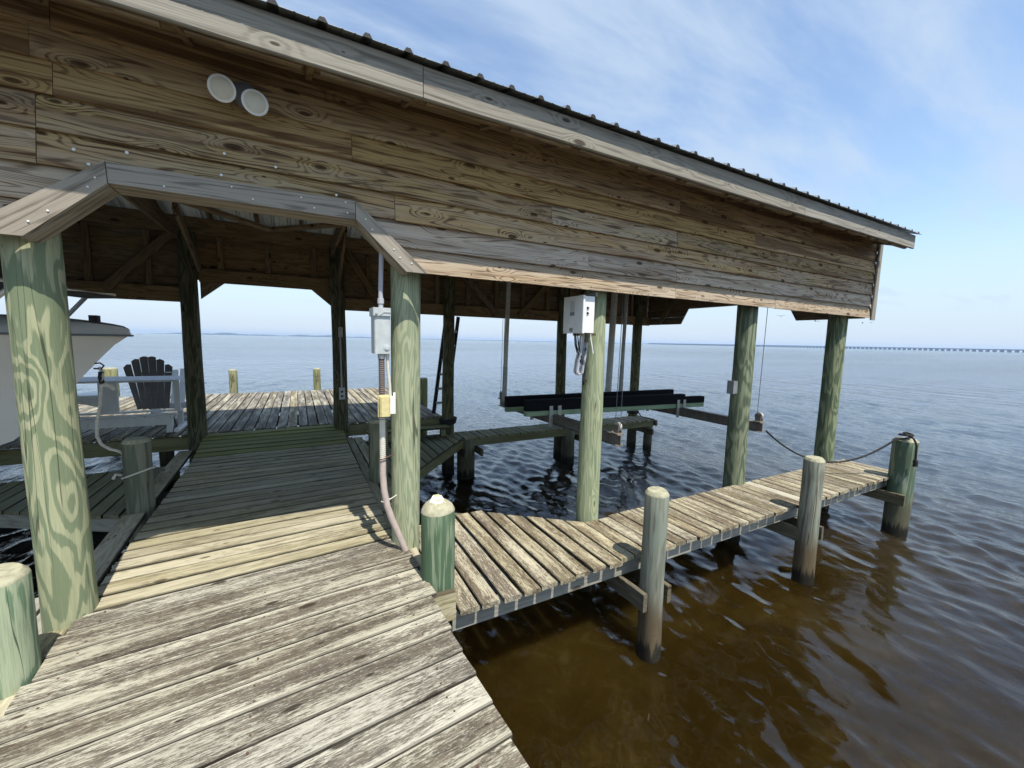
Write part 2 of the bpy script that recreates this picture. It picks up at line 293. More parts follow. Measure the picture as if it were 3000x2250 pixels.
class MB:
    def __init__(s): s.V = []; s.F = []
    def add(s, V, F):
        b = len(s.V); s.V += [Vector(v) for v in V]; s.F += [tuple(b + i for i in f) for f in F]; return s
    def box(s, a, b):
        x0, y0, z0 = a; x1, y1, z1 = b
        return s.add([(x0, y0, z0), (x1, y0, z0), (x1, y1, z0), (x0, y1, z0), (x0, y0, z1), (x1, y0, z1), (x1, y1, z1), (x0, y1, z1)],
                     [(3, 2, 1, 0), (4, 5, 6, 7), (0, 1, 5, 4), (1, 2, 6, 5), (2, 3, 7, 6), (3, 0, 4, 7)])
    def prism(s, poly, axis, a, b):
        """poly of 2D points extruded along axis from a to b (poly counter-clockwise in the two other axes)"""
        n = len(poly); V = []
        for t in (a, b):
            for p, q in poly: V.append({'x': (t, p, q), 'y': (p, t, q), 'z': (p, q, t)}[axis])
        F = [tuple(range(n))[::-1], tuple(range(n, 2 * n))] + [(i, (i + 1) % n, n + (i + 1) % n, n + i) for i in range(n)]
        if axis == 'y': F = [f[::-1] for f in F]
        return s.add(V, F)
    def tube(s, pts, r, n=8, closed=False):
        pts = [Vector(p) for p in pts]; m = len(pts); V = []; F = []
        up = Vector((0.13, 0.21, 0.97)).normalized(); ref = None
        for i, p in enumerate(pts):
            if closed: t = (pts[(i + 1) % m] - pts[i - 1]).normalized()
            else: t = (pts[min(i + 1, m - 1)] - pts[max(i - 1, 0)]).normalized()
            if ref is None:
                ref = t.cross(up)
                if ref.length < 0.1: ref = t.cross(Vector((1, 0, 0)))
            ref = (ref - t * ref.dot(t)).normalized(); bi = t.cross(ref)
            rr = r[i] if isinstance(r, (list, tuple)) else r
            for k in range(n):
                a = 2 * math.pi * k / n; V.append(p + (ref * math.cos(a) + bi * math.sin(a)) * rr)
        for i in range(m if closed else m - 1):
            j = (i + 1) % m
            for k in range(n): F.append((i * n + k, i * n + (k + 1) % n, j * n + (k + 1) % n, j * n + k))
        if not closed: F += [tuple(range(n))[::-1], tuple(range((m - 1) * n, m * n))]
        return s.add(V, F)
    def lathe(s, prof, c=(0, 0, 0), n=20, rot=None):
        V = []; F = []; m = len(prof)
        for r, z in prof:
            for k in range(n):
                a = 2 * math.pi * k / n; v = Vector((r * math.cos(a), r * math.sin(a), z))
                if rot: v = rot @ v
                V.append(v + Vector(c))
        for i in range(m - 1):
            for k in range(n): F.append((i * n + k, i * n + (k + 1) % n, (i + 1) * n + (k + 1) % n, (i + 1) * n + k))
        F += [tuple(range(n))[::-1], tuple(range((m - 1) * n, m * n))]
        return s.add(V, F)
    def obj(s, name, mat, parent=None, smooth=False, origin=None):
        """link as one object; vertices are in world space; origin moves the object's own origin"""
        o0 = Vector(origin) if origin is not None else (sum(s.V, Vector()) / max(1, len(s.V)))
        me = mesh(name, [v - o0 for v in s.V], s.F)
        if smooth:
            me.polygons.foreach_set('use_smooth', [True] * len(me.polygons))
            try: me.set_sharp_from_angle(angle=R(40))
            except Exception: pass
        return link(name, me, mat, parent, Matrix.Translation(o0))

# boards: local X along the length, Y width, Z thickness, softly chamfered and slightly uneven
def board_mesh(L, w, t, ch=0.004, seg=6, wob=0.0015):
    cs = [(-w / 2 + ch, -t / 2), (w / 2 - ch, -t / 2), (w / 2, -t / 2 + ch), (w / 2, t / 2 - ch), (w / 2 - ch, t / 2), (-w / 2 + ch, t / 2), (-w / 2, t / 2 - ch), (-w / 2, -t / 2 + ch)]
    V = []; F = []
    for i in range(seg + 1):
        x = -L / 2 + L * i / seg
        a, b, c, d = (random.uniform(-wob, wob) for _ in range(4))
        for k, (y, z) in enumerate(cs):
            V.append((x, y + (a if y > 0 else b), z + (c if y > 0 else d) * 0.7))
    for i in range(seg):
        for k in range(8): F.append((i * 8 + k, (i + 1) * 8 + k, (i + 1) * 8 + (k + 1) % 8, i * 8 + (k + 1) % 8))
    F += [tuple(range(8)), tuple(range(seg * 8, seg * 8 + 8))[::-1]]
    F = [f[::-1] for f in F]
    return mesh('board', V, F)
BM = {}
def board(name, p0, p1, w, t, mat, parent=None, up=(0, 0, 1), ch=0.006, seg=6, wob=0.0015, jz=0.0, cut=(0, 0)):
    p0 = Vector(p0); p1 = Vector(p1); d = p1 - p0; L = d.length; x = d.normalized()
    z = Vector(up); z = (z - x * z.dot(x)).normalized(); y = z.cross(x)
    key = (round(L, 2), round(w, 3), round(t, 3), mat.name, seg, cut)
    lst = BM.setdefault(key, [])
    if len(lst) < 4:
        me = board_mesh(L, w, t, ch, seg, wob)
        if cut != (0, 0):
            for i, v in enumerate(me.vertices):
                if i < 8: v.co.x += cut[0] * v.co.y
                elif i >= seg * 8: v.co.x += cut[1] * v.co.y
        me.materials.append(mat); lst.append(me)
    me = random.choice(lst)
    c = (p0 + p1) / 2 + z * jz
    mw = Matrix(((x.x, y.x, z.x, c.x), (x.y, y.y, z.y, c.y), (x.z, y.z, z.z, c.z), (0, 0, 0, 1)))
    sc = 1.0
    return link(name, me, None, parent, mw @ Matrix.Diagonal((sc, 1, 1, 1)))

def post_mesh(r0, r1, z0, z1, n=20, top='flat', wob=0.006, bulge=0.0):
    prof = []; m = 12
    for i in range(m + 1):
        t = i / m; prof.append((r0 + (r1 - r0) * t, z0 + (z1 - z0) * t))
    V = []; F = []
    ph = [random.uniform(0, 6.28) for _ in range(4)]
    for i, (r, z) in enumerate(prof):
        for k in range(n):
            a = 2 * math.pi * k / n
            rr = r + wob * (0.6 * math.sin(2 * a + ph[0] + z * 1.3) + 0.4 * math.sin(3 * a + ph[1] - z * 2.1) + 0.3 * math.sin(5 * a + ph[2] + 4 * z))
            V.append((rr * math.cos(a) + 0.006 * math.sin(z * 1.1 + ph[3]), rr * math.sin(a) + 0.006 * math.sin(z * 0.8 + ph[0]), z))
    for i in range(m):
        for k in range(n): F.append((i * n + k, i * n + (k + 1) % n, (i + 1) * n + (k + 1) % n, (i + 1) * n + k))
    F.append(tuple(range(n))[::-1])
    rings = {'flat': [(0.97, 0.006), (0.0, 0.008)], 'dome': [(0.97, 0.012), (0.88, 0.032), (0.66, 0.052), (0.33, 0.061), (0, 0.062)], 'bevel': [(0.96, 0.012), (0.80, 0.032), (0.0, 0.038)]}[top]
    nf = len(F); last = m * n; base = (m + 1) * n
    for q, dz in rings:
        b = len(V)
        if q == 0.0:
            V.append((0.006 * math.sin(z1 * 1.1 + ph[3]), 0.006 * math.sin(z1 * 0.8 + ph[0]), z1 + dz))
            for k in range(n): F.append((last + k, last + (k + 1) % n, b))
        else:
            for k in range(n):
                v = V[m * n + k]; V.append((v[0] * q, v[1] * q, z1 + dz))
            for k in range(n): F.append((last + k, last + (k + 1) % n, b + (k + 1) % n, b + k))
            last = b
    me = mesh('post', V, F, True)
    try: me.set_sharp_from_angle(angle=R(35))
    except Exception: pass
    return me, nf
def post(name, xy, z0, z1, r0, r1, mat, parent=None, top='flat', lean=(0, 0), wob=0.006):
    me, nf = post_mesh(r0, r1, 0, z1 - z0, top=top, wob=wob)
    me.materials.append(mat); me.materials.append(M['endgrain'])
    for i, p in enumerate(me.polygons):
        if i >= nf: p.material_index = 1
    mw = Matrix.Translation((xy[0], xy[1], z0))
    if lean != (0, 0):
        sh = Matrix.Identity(4); sh[0][2] = lean[0]; sh[1][2] = lean[1]; mw = mw @ sh
    return link(name, me, None, parent, mw)

# ------------------------------------------------------------------ water
ZW = -0.93
def build_water():
    az0 = math.atan2(CF.x, CF.y)
    fine = np.linspace(-R(66), R(66), 1080); coarse = np.linspace(R(66), 2 * math.pi - R(66), 130)[1:-1]
    ang = np.concatenate([fine, coarse]); na = len(ang)
    rad = [0.4]
    while rad[-1] < 26: rad.append(rad[-1] * 1.0062 + 0.002)
    while rad[-1] < 60: rad.append(rad[-1] * 1.012)
    while rad[-1] < 9000: rad.append(rad[-1] * 1.05)
    rad = np.array(rad); nr = len(rad)
    A, Rr = np.meshgrid(ang + az0, rad)
    X = Rr * np.sin(A); Y = Rr * np.cos(A)
    sp = np.maximum(np.gradient(rad)[:, None] * np.ones_like(A), Rr * (2 * R(66) / 1080))
    rng = np.random.RandomState(3); Z = np.zeros_like(X)
    calm = 0.58 + 0.42 / (1 + np.exp(-(Rr - 6.5) / 1.5))
    # wind comes from the upper right: crests run roughly along X
    for lam, n, amp in ((1.9, 6, 0.0075), (1.05, 10, 0.0105), (0.60, 16, 0.0110), (0.34, 22, 0.0090), (0.21, 22, 0.0050), (0.13, 16, 0.0018)):
        for i in range(n):
            l = lam * rng.uniform(0.75, 1.3); th = R(-14) + rng.normal(0, 0.30 if lam > 0.5 else 0.6); k = 2 * math.pi / l
            ph = rng.uniform(0, 6.28); filt = np.clip((l / sp - 2.5) / 3.0, 0, 1)
            wx = X + 0.25 * np.sin(Y * 0.6 + i); 
            w = np.sin(k * (wx * math.cos(th) + Y * math.sin(th)) + ph)
            Z += amp * rng.uniform(0.5, 1.2) * filt * (w - 0.35 * (1 - w * w)) * calm / math.sqrt(n) * 1.6
    patch = 0.75 + 0.45 * np.sin(0.9 * X + 0.5 * np.sin(1.3 * Y)) * np.sin(0.7 * Y + 1.1 + 0.6 * np.sin(0.8 * X))
    Z *= np.where(Rr < 40, patch, 0.75)
    for px, py in ((2.478, 2.16), (4.83, 2.16), (7.30, 2.21), (2.575, 3.115), (4.985, 3.12), (7.36, 3.17), (2.72, 6.83), (5.05, 6.84)):   # ripples round the piles
        q = np.hypot(X - px, Y - py) - 0.10
        Z += 0.0045 * np.cos(q * 2 * math.pi / 0.15) * np.exp(-np.clip(q, 0, None) / 0.22) * (q > -0.05)
    V = np.stack([X.ravel(), Y.ravel(), (Z + ZW).ravel()], 1)
    i = np.arange(nr - 1)[:, None]; j = np.arange(na)[None, :]; j2 = (j + 1) % na
    q = np.stack([i * na + j, i * na + j2, (i + 1) * na + j2, (i + 1) * na + j], -1).reshape(-1, 4)
    me = bpy.data.meshes.new('water')
    ctr = len(V); V = np.vstack([V, [[0, 0, ZW]]])
    me.vertices.add(len(V)); me.vertices.foreach_set('co', V.ravel().astype(np.float32))
    nq = len(q); tri = np.stack([np.full(na, ctr), (np.arange(na) + 1) % na, np.arange(na)], 1)
    me.loops.add(nq * 4 + na * 3)
    me.loops.foreach_set('vertex_index', np.concatenate([q[:, ::-1].ravel(), tri[:, ::-1].ravel()]).astype(np.int32))
    me.polygons.add(nq + na)
    me.polygons.foreach_set('loop_start', np.concatenate([np.arange(nq) * 4, nq * 4 + np.arange(na) * 3]).astype(np.int32))
    me.polygons.foreach_set('loop_total', np.concatenate([np.full(nq, 4), np.full(na, 3)]).astype(np.int32))
    me.polygons.foreach_set('use_smooth', np.ones(nq + na, bool)); me.update(calc_edges=True); me.validate()
    if me.polygons[10].normal.z < 0: me.flip_normals()
    N = NT('brackish_water'); tc = N.n('ShaderNodeTexCoord'); P = tc.outputs['Object']
    sed = N.noise(scaled(N, P, (0.8, 1.1, 1)), 1.0, 6, 0.62, 0.6)
    weed = N.noise(scaled(N, P, (5, 5, 1)), 1.0, 5, 0.7, 1.2)
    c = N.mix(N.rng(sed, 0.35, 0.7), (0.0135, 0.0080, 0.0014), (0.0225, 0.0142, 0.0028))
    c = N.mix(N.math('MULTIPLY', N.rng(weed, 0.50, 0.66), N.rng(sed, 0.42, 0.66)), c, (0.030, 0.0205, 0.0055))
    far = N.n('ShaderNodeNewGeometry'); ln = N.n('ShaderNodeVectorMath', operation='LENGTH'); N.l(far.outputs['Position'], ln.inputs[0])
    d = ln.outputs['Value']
    c = N.mix(N.rng(d, 5.0, 18.0), c, (0.055, 0.073, 0.093))  # sky reflection and haze painted in: bluer base colour with distance
    N.b.inputs['IOR'].default_value = 1.43
    N.b.subsurface_method = 'BURLEY'; N.b.inputs['Subsurface Weight'].default_value = 1.0; N.b.inputs['Subsurface Radius'].default_value = (1.0, 0.75, 0.35); N.b.inputs['Subsurface Scale'].default_value = 0.4
    m1 = N.noise(scaled(N, P, (5.5, 2.4, 1)), 1.0, 5, 0.62, 0.4); m2 = N.noise(scaled(N, P, (1.2, 0.5, 1)), 1.0, 5, 0.62, 0.4)
    gust = N.noise(scaled(N, P, (0.010, 0.035, 1)), 1.0, 4, 0.6)
    h = N.math('ADD', N.math('MULTIPLY', N.math('MULTIPLY', m1, 0.060), N.rng(d, 3.0, 16.0, 0.10, 1.0)), N.math('MULTIPLY', N.math('MULTIPLY', m2, 0.36), N.rng(d, 12, 45)))
    h = N.math('MULTIPLY', h, N.rng(gust, 0.3, 0.7, 0.55, 1.25))
    nd = N.n('ShaderNodeBump'); N.l(h, nd.inputs['Height']); nd.inputs['Strength'].default_value = 1.0; nd.inputs['Distance'].default_value = 1.0
    N.l(nd.outputs[0], N.b.inputs['Normal'])
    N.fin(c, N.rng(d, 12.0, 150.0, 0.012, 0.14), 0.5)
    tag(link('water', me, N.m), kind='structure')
build_water()

# ------------------------------------------------------------------ boathouse
house = empty('boathouse', (0.0, 5.15, ZW), 'open sided timber boathouse on round green posts with a grey metal roof', 'boathouse')
XL, XR = -8.0, 7.82
FRONT = [(-1.20, 3.09), (0.735, 3.13), (2.575, 3.115), (4.985, 3.12), (7.36, 3.17)]
BACK = [(-1.31, 7.19), (0.60, 7.12), (2.50, 7.22), (5.08, 7.24), (7.28, 7.24)]
rr = [(0.122, 0.100), (0.112, 0.105), (0.112, 0.099), (0.122, 0.117), (0.128, 0.122)]
for k, (p, (a, b)) in enumerate(zip(FRONT, rr)): post('support_post', p, -1.6, 2.75, a + 0.004, b, M['post_knotty' if k == 0 else ('post' if k < 3 else 'post_green')], house)
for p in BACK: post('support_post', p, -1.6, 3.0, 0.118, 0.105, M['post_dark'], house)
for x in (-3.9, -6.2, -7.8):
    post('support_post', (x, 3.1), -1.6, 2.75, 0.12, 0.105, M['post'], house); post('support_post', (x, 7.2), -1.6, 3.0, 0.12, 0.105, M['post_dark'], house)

def roof_under(y): return 3.175 + (y - 2.42) * 0.33 if y < 5.15 else 3.175 + (7.88 - y) * 0.33
# front siding: tilted lapped boards with the corners of each board given in (x, z)
def siding(poly, ytop, tilt, mat, t=0.022, parent=house, flip=1):
    zs = [q for _, q in poly]; z0 = min(zs); z1 = max(zs)
    x0 = min(p for p, _ in poly); x1 = max(p for p, _ in poly); cxm = (x0 + x1) / 2; czm = (z0 + z1) / 2
    V = []; n = len(poly)
    f = lambda z: ytop - flip * tilt * (z1 - z) / (z1 - z0)
    for x, z in poly: V.append((x - cxm, z - czm, -(f(z) - ytop)))
    for x, z in poly: V.append((x - cxm, z - czm, -(f(z) + flip * t - ytop)))
    F = [tuple(range(n)), tuple(range(n, 2 * n))[::-1]] + [(i, n + i, n + (i + 1) % n, (i + 1) % n) for i in range(n)]
    if flip < 0: F = [g[::-1] for g in F]
    me = mesh('siding_board', V, F); me.materials.append(mat)
    mw = Matrix(((1, 0, 0, cxm), (0, 0, -1, ytop), (0, 1, 0, czm), (0, 0, 0, 1)))
    return link('siding_board', me, None, parent, mw)
rows = [2.068, 2.237, 2.408, 2.574, 2.740, 2.902, 3.055]
g = 0.0015
YS = 2.935
def diagR(z): return 0.40 + (2.46 - z) * (0.40 / 0.385)       # inner ends of cut boards, hidden by the trim
def diagL(z): return -0.87 - (2.46 - z) * (0.40 / 0.385)
joints = {0: [3.43, 5.20], 1: [2.3, 3.43], 2: [-1.09, 0.62, 5.19], 3: [-1.08, 1.9, 3.41], 4: [-1.01, 0.35, 4.7], 5: [-1.08, 3.42], 6: [-1.0, 1.52, 5.9]}
for k, z in enumerate(rows):
    top = (rows[k + 1] + 0.030) if k < 6 else 3.27
    mat = M['siding_low'] if k < 2 else (M['siding'] if k < 4 else M['siding_high'])
    tilt = 0.031 if k < 3 else (0.030 if k < 5 else 0.020)
    js = [XL, -5.6 + 0.4 * (k % 3), -3.2 - 0.3 * (k % 2)] + joints[k] + [7.745]
    if k < 2: js = [j for j in js if j > 0.9 or j < -1.3]
    y = YS + random.uniform(-0.002, 0.002)
    segs = []
    if k < 2:
        left = [j for j in js if j < 0]; right = [j for j in js if j > 0]
        for a, b in zip(left[:-1], left[1:]): segs.append([(a + g, z), (b - g, z), (b - g, top), (a + g, top)])
        segs.append([(left[-1] + g, z), (diagL(z), z), (diagL(top), top), (left[-1] + g, top)])
        segs.append([(diagR(z), z), (right[0] - g, z), (right[0] - g, top), (diagR(top), top)])
        for a, b in zip(right[:-1], right[1:]): segs.append([(a + g, z), (b - g, z), (b - g, top), (a + g, top)])
    else:
        for a, b in zip(js[:-1], js[1:]): segs.append([(a + g, z), (b - g, z), (b - g, top), (a + g, top)])
    for sgm in segs:
        m2 = mat
        if k == 1 and sgm[0][0] > 3: m2 = M['siding_low']
        dzr = random.uniform(-0.003, 0.003)
        siding([(px, pz + dzr) for px, pz in sgm], y + random.uniform(-0.003, 0.002), tilt, m2)
# opening trim (three boards, mitred) and the lining behind it
def trim(poly, y0, y1, name='trim_board', mat=None):
    b = MB().prism(poly, 'y', y0, y1); return b
def poly_board(name, poly, y0, y1, mat, parent):
    """flat board in the x-z plane, grain along its longest side"""
    c = Vector((sum(p for p, _ in poly) / len(poly), (y0 + y1) / 2, sum(q for _, q in poly) / len(poly)))
    d = max(((Vector((poly[(i + 1) % len(poly)][0] - poly[i][0], poly[(i + 1) % len(poly)][1] - poly[i][1])) for i in range(len(poly)))), key=lambda v: v.length).normalized()
    X = Vector((d.x, 0, d.y)); Zv = Vector((0, -1, 0)); Yv = Zv.cross(X)
    b = MB().prism(poly, 'y', y0, y1); V = [((v - c).dot(X), (v - c).dot(Yv), (v - c).dot(Zv)) for v in b.V]
    me = mesh(name, V, b.F); me.materials.append(mat)
    return link(name, me, None, parent, Matrix(((X.x, Yv.x, Zv.x, c.x), (X.y, Yv.y, Zv.y, c.y), (X.z, Yv.z, Zv.z, c.z), (0, 0, 0, 1))))
YT0, YT1 = 2.866, 2.893
poly_board('trim_board', [(-0.824, 2.356), (0.359, 2.360), (0.357, 2.474), (-0.828, 2.458)], YT0, YT1, M['trim'], house)
poly_board('trim_board', [(0.362, 2.362), (0.684, 2.062), (0.836, 2.062), (0.360, 2.478)], YT0 - 0.004, YT1, M['trim'], house)
poly_board('trim_board', [(-1.300, 2.050), (-1.145, 2.050), (-0.827, 2.352), (-0.831, 2.462), (-1.300, 2.092)], YT0 - 0.004, YT1, M['trim'], house)
LN0, LN1 = 2.8955, 3.03
poly_board('header_beam', [(-0.83, 2.375), (0.365, 2.379), (0.42, 2.56), (-0.89, 2.56)], 2.9995, 3.04, M['inner'], house)
poly_board('header_lining', [(-0.826, 2.352), (0.361, 2.356), (0.345, 2.378), (-0.81, 2.374)], LN0, LN1 + 0.02, M['trim'], house)
poly_board('header_lining', [(0.362, 2.356), (0.68, 2.058), (0.706, 2.058), (0.376, 2.372)], LN0, LN1, M['trim'], house)
poly_board('header_lining', [(-1.142, 2.046), (-0.827, 2.348), (-0.842, 2.366), (-1.17, 2.046)], LN0, LN1, M['trim'], house)
board('wall_beam', (0.85, 2.975, 2.20), (7.75, 2.975, 2.20), 0.22, 0.04, M['inner'], house, up=(0, 1, 0))
board('wall_beam', (XL, 2.975, 2.20), (-1.32, 2.975, 2.20), 0.22, 0.04, M['inner'], house, up=(0, 1, 0))
board('corner_board', (7.752, 2.894, 2.035), (7.752, 2.894, 3.28), 0.115, 0.026, M['fascia'], house, up=(0, -1, 0))
# screws on the trim and low siding
def screws(pts, y, parent, r=0.005):
    b = MB()
    for x, z in pts: b.lathe([(r, 0), (r, 0.003), (r * 0.5, 0.0045)], (x, y, z), 8, Matrix.Rotation(R(90), 3, 'X'))
    o = b.obj('screw_heads', M['white_plastic'], parent); o['kind'] = 'stuff'; return o
screws([(-1.12, 2.12), (-1.05, 2.18), (-0.9, 2.32), (-0.87, 2.37), (-0.6, 2.38), (-0.3, 2.435), (-0.2, 2.385), (0.05, 2.44), (0.12, 2.39), (0.3, 2.455), (0.31, 2.39), (0.42, 2.37), (0.46, 2.31), (0.6, 2.2), (0.64, 2.15), (0.72, 2.12)], YT0 - 0.0045, house)
screws([(-0.33, 2.62), (-0.08, 2.60), (-0.75, 2.53), (-0.35, 2.50), (-0.1, 2.47), (0.25, 2.50), (-0.95, 2.50), (-0.9, 2.44)], 2.897, house, 0.0075)

b = MB()
for k, z in enumerate(rows):
    x = 0.62 if k < 2 else -1.2
    while x < 7.6:
        if not (k == 2 and x < 0.6) and not (k < 2 and x < 1.0):
            b.lathe([(0.0045, 0), (0.0045, 0.0015), (0.002, 0.002)], (x + random.uniform(-.02, .02), YS - (0.031 if k < 3 else 0.029 if k < 5 else 0.019) * 0.86 - 0.0005, z + 0.03 + random.uniform(-.006, .006)), 6, Matrix.Rotation(R(90), 3, 'X'))
        x += 0.575
b.obj('nail_heads', M['rust'], house)['kind'] = 'stuff'

# fascia, soffit pieces, rafters and roof
ZE = 3.197
for a, b in ((XL - 0.1, -3.6), (-3.6, 0.70), (0.70, 4.85), (4.85, 7.69)):
    board('fascia_board', (a + 0.002, 2.508, 3.100), (b - 0.002, 2.508, 3.100), 0.182, 0.03, M['fascia'], house, up=(0, -1, 0))
    board('fascia_board', (a + 0.002, 7.792, 3.100), (b - 0.002, 7.792, 3.100), 0.182, 0.03, M['fascia'], house, up=(0, 1, 0))
xs = [0.11 + 0.575 * k for k in range(-14, 14)]
for x in xs:
    for s in (1, -1):
        y0, y1 = (2.528, 5.15) if s > 0 else (7.772, 5.15)
        board('rafter', (x, y0, 3.095), (x, y1, 3.095 + 2.622 * 0.33), 0.14, 0.038, M['inner'], house, up=(1, 0, 0), seg=2)
for a, b in zip(xs[:-1], xs[1:]):
    board('blocking', (a + 0.045, 2.543, 3.062), (b - 0.045, 2.543, 3.062), 0.13, 0.036, M['inner'], house, up=(0, -1, 0), seg=1)
board('soffit_board', (XL, 2.74, 3.178), (7.55, 2.74, 3.178), 0.36, 0.012, M['inner'], house, seg=2)
for y in (3.3, 4.0, 4.7, 5.6, 6.3, 7.0):
    board('purlin', (XL, y, roof_under(y) - 0.015), (7.6, y, roof_under(y) - 0.015), 0.085, 0.034, M['inner'], house, up=(0, -0.33 if y < 5.15 else 0.33, 1), seg=2)
board('ridge_beam', (XL, 5.15, 3.93), (7.6, 5.15, 3.93), 0.2, 0.04, M['inner'], house, up=(0, 1, 0), seg=2)
PITCH = 0.2190
def roof_panel_mesh(flip, end=False):
    V = []; F = []; prof = []; W = PITCH * 4
    for k in range(4):
        c = 0.09 + k * PITCH
        prof += [(c - 0.026, 0.0), (c - 0.012, 0.023), (c + 0.012, 0.023), (c + 0.026, 0.0), (c + 0.085, 0.0), (c + 0.093, 0.004), (c + 0.101, 0.0), (c + 0.150, 0.0), (c + 0.156, 0.004), (c + 0.162, 0.0)]
    prof = [(0, 0)] + [p for p in prof if p[0] < W] + [(W, 0)]
    n = len(prof); Ls = [0.0, 2.728]
    for dz in (0.0, -0.0012):
        for yl in Ls:
            for px, pz in prof: V.append((px, yl * flip, pz + yl * 0.33 + dz))
    def sheet(o, rev):
        for i in range(n - 1):
            f = (o + i, o + i + 1, o + n + i + 1, o + n + i); F.append(f[::-1] if rev else f)
    for k in range(4):                         # foam closures added in the rib ends to straighten the eave shadow
        i0 = 1 + k * 10
        f = (i0, i0 + 1, i0 + 2, i0 + 3); F.append(f[::-1] if flip > 0 else f)
    sheet(0, flip < 0); sheet(2 * n, flip > 0)
    for i in range(n - 1):
        F.append((i, 2 * n + i, 2 * n + i + 1, i + 1)); F.append((n + i, n + i + 1, 3 * n + i + 1, 3 * n + i))
    return mesh('roof_panel', V, F)
for flip, y in ((1, 2.440), (-1, 7.860)):
    me = roof_panel_mesh(flip); me.materials.append(M['metal_roof']); me.materials.append(M['black'])
    for p in me.polygons[:4]: p.material_index = 1
    for k in range(18):
        x0 = 7.74 - PITCH * 4 * (k + 1)
        link('roof_panel', me, None, house, Matrix.Translation((x0, y, ZE + 0.0008 * (k % 2))))
board('ridge_cap', (XL, 5.15, ZE + 0.925), (7.66, 5.15, ZE + 0.935), 0.3, 0.02, M['metal_roof'], house, seg=1)

# back wall: beams, studs, boards, braces
YB = 7.27
def xbeam(name, x0, x1, z0, z1, y, t=0.04, mat='inner'):
    return board(name, (x0, y, (z0 + z1) / 2), (x1, y, (z0 + z1) / 2), z1 - z0, t, M[mat], house, up=(0, 1, 0), seg=2)
xbeam('wall_beam', -1.20, 0.52, 2.34, 2.53, YB - 0.02)
xbeam('wall_beam', XL, -1.40, 2.065, 2.25, YB - 0.02); xbeam('wall_beam', 0.68, 7.75, 2.065, 2.25, YB - 0.02)
xbeam('top_plate', XL, 7.75, 2.99, 3.22, YB - 0.025, 0.05)
for x in (-0.94, -0.35, 0.27): board('stud', (x, YB + 0.01, 2.535), (x, YB + 0.01, 2.985), 0.075, 0.05, M['inner'], house, up=(0, 1, 0), seg=1)
for x in [-1.75 - 0.6 * k for k in range(10)] + [1.1 + 0.6 * k for k in range(11)]:
    board('stud', (x, YB + 0.01, 2.255), (x, YB + 0.01, 2.985), 0.075, 0.05, M['inner'], house, up=(0, 1, 0), seg=1)
for k in range(7):
    z = 2.05 + k * 0.163; top = z + 0.185
    segs = [(XL, -3.9), (-3.9, -1.31), (-1.31, 0.6), (0.6, 3.4), (3.4, 7.78)]
    for a, b in segs:
        if a == -1.31 and k < 2: continue
        siding([(a + g, z), (b - g, z), (b - g, top), (a + g, top)], YB + 0.066, 0.026, M['inner'], flip=-1)
def brace(p0, p1, w=0.115, t=0.04, up=(0, -1, 0), mat='inner'): return board('knee_brace', p0, p1, w, t, M[mat], house, up=up, seg=2)
yb = YB - 0.07
brace((-2.20, yb, 2.15), (-1.42, yb, 3.02)); brace((1.28, yb, 2.15), (0.74, yb, 3.0)); brace((3.5, yb, 2.1), (2.66, yb, 2.92)); brace((3.98, yb, 2.1), (4.72, yb, 2.85))
brace((5.6, yb, 2.7), (6.6, yb, 2.15)); brace((-4.6, yb, 2.2), (-4.0, yb, 3.0))
poly_board('corner_bracket', [(-1.19, 2.10), (-0.91, 2.338), (-1.19, 2.338)], YB - 0.035, YB - 0.005, M['inner'], house)
poly_board('corner_bracket', [(0.23, 2.338), (0.52, 2.09), (0.52, 2.338)], YB - 0.035, YB - 0.005, M['inner'], house)
# cross ties and braces under the roof
for (xf, yf), (xb, yb2) in zip(FRONT, BACK):
    board('tie_beam', ((xf + xb) / 2 - 0.14, 3.02, 2.97), ((xf + xb) / 2 - 0.14, 7.2, 2.97), 0.19, 0.04, M['inner'], house, up=(1, 0, 0), seg=2)
board('knee_brace', (-1.17, 5.95, 3.04), (-1.17, 7.12, 2.52), 0.12, 0.04, M['inner'], house, up=(1, 0, 0), seg=2)
board('knee_brace', (0.62, 5.95, 3.04), (0.62, 7.05, 2.52), 0.12, 0.04, M['inner'], house, up=(1, 0, 0), seg=2)
board('wind_brace', (-1.02, 5.10, 2.90), (-0.25, 5.95, 2.90), 0.10, 0.04, M['inner'], house, seg=2)
board('wind_brace', (-0.25, 5.95, 2.90), (0.50, 5.20, 2.90), 0.10, 0.04, M['inner'], house, seg=2)
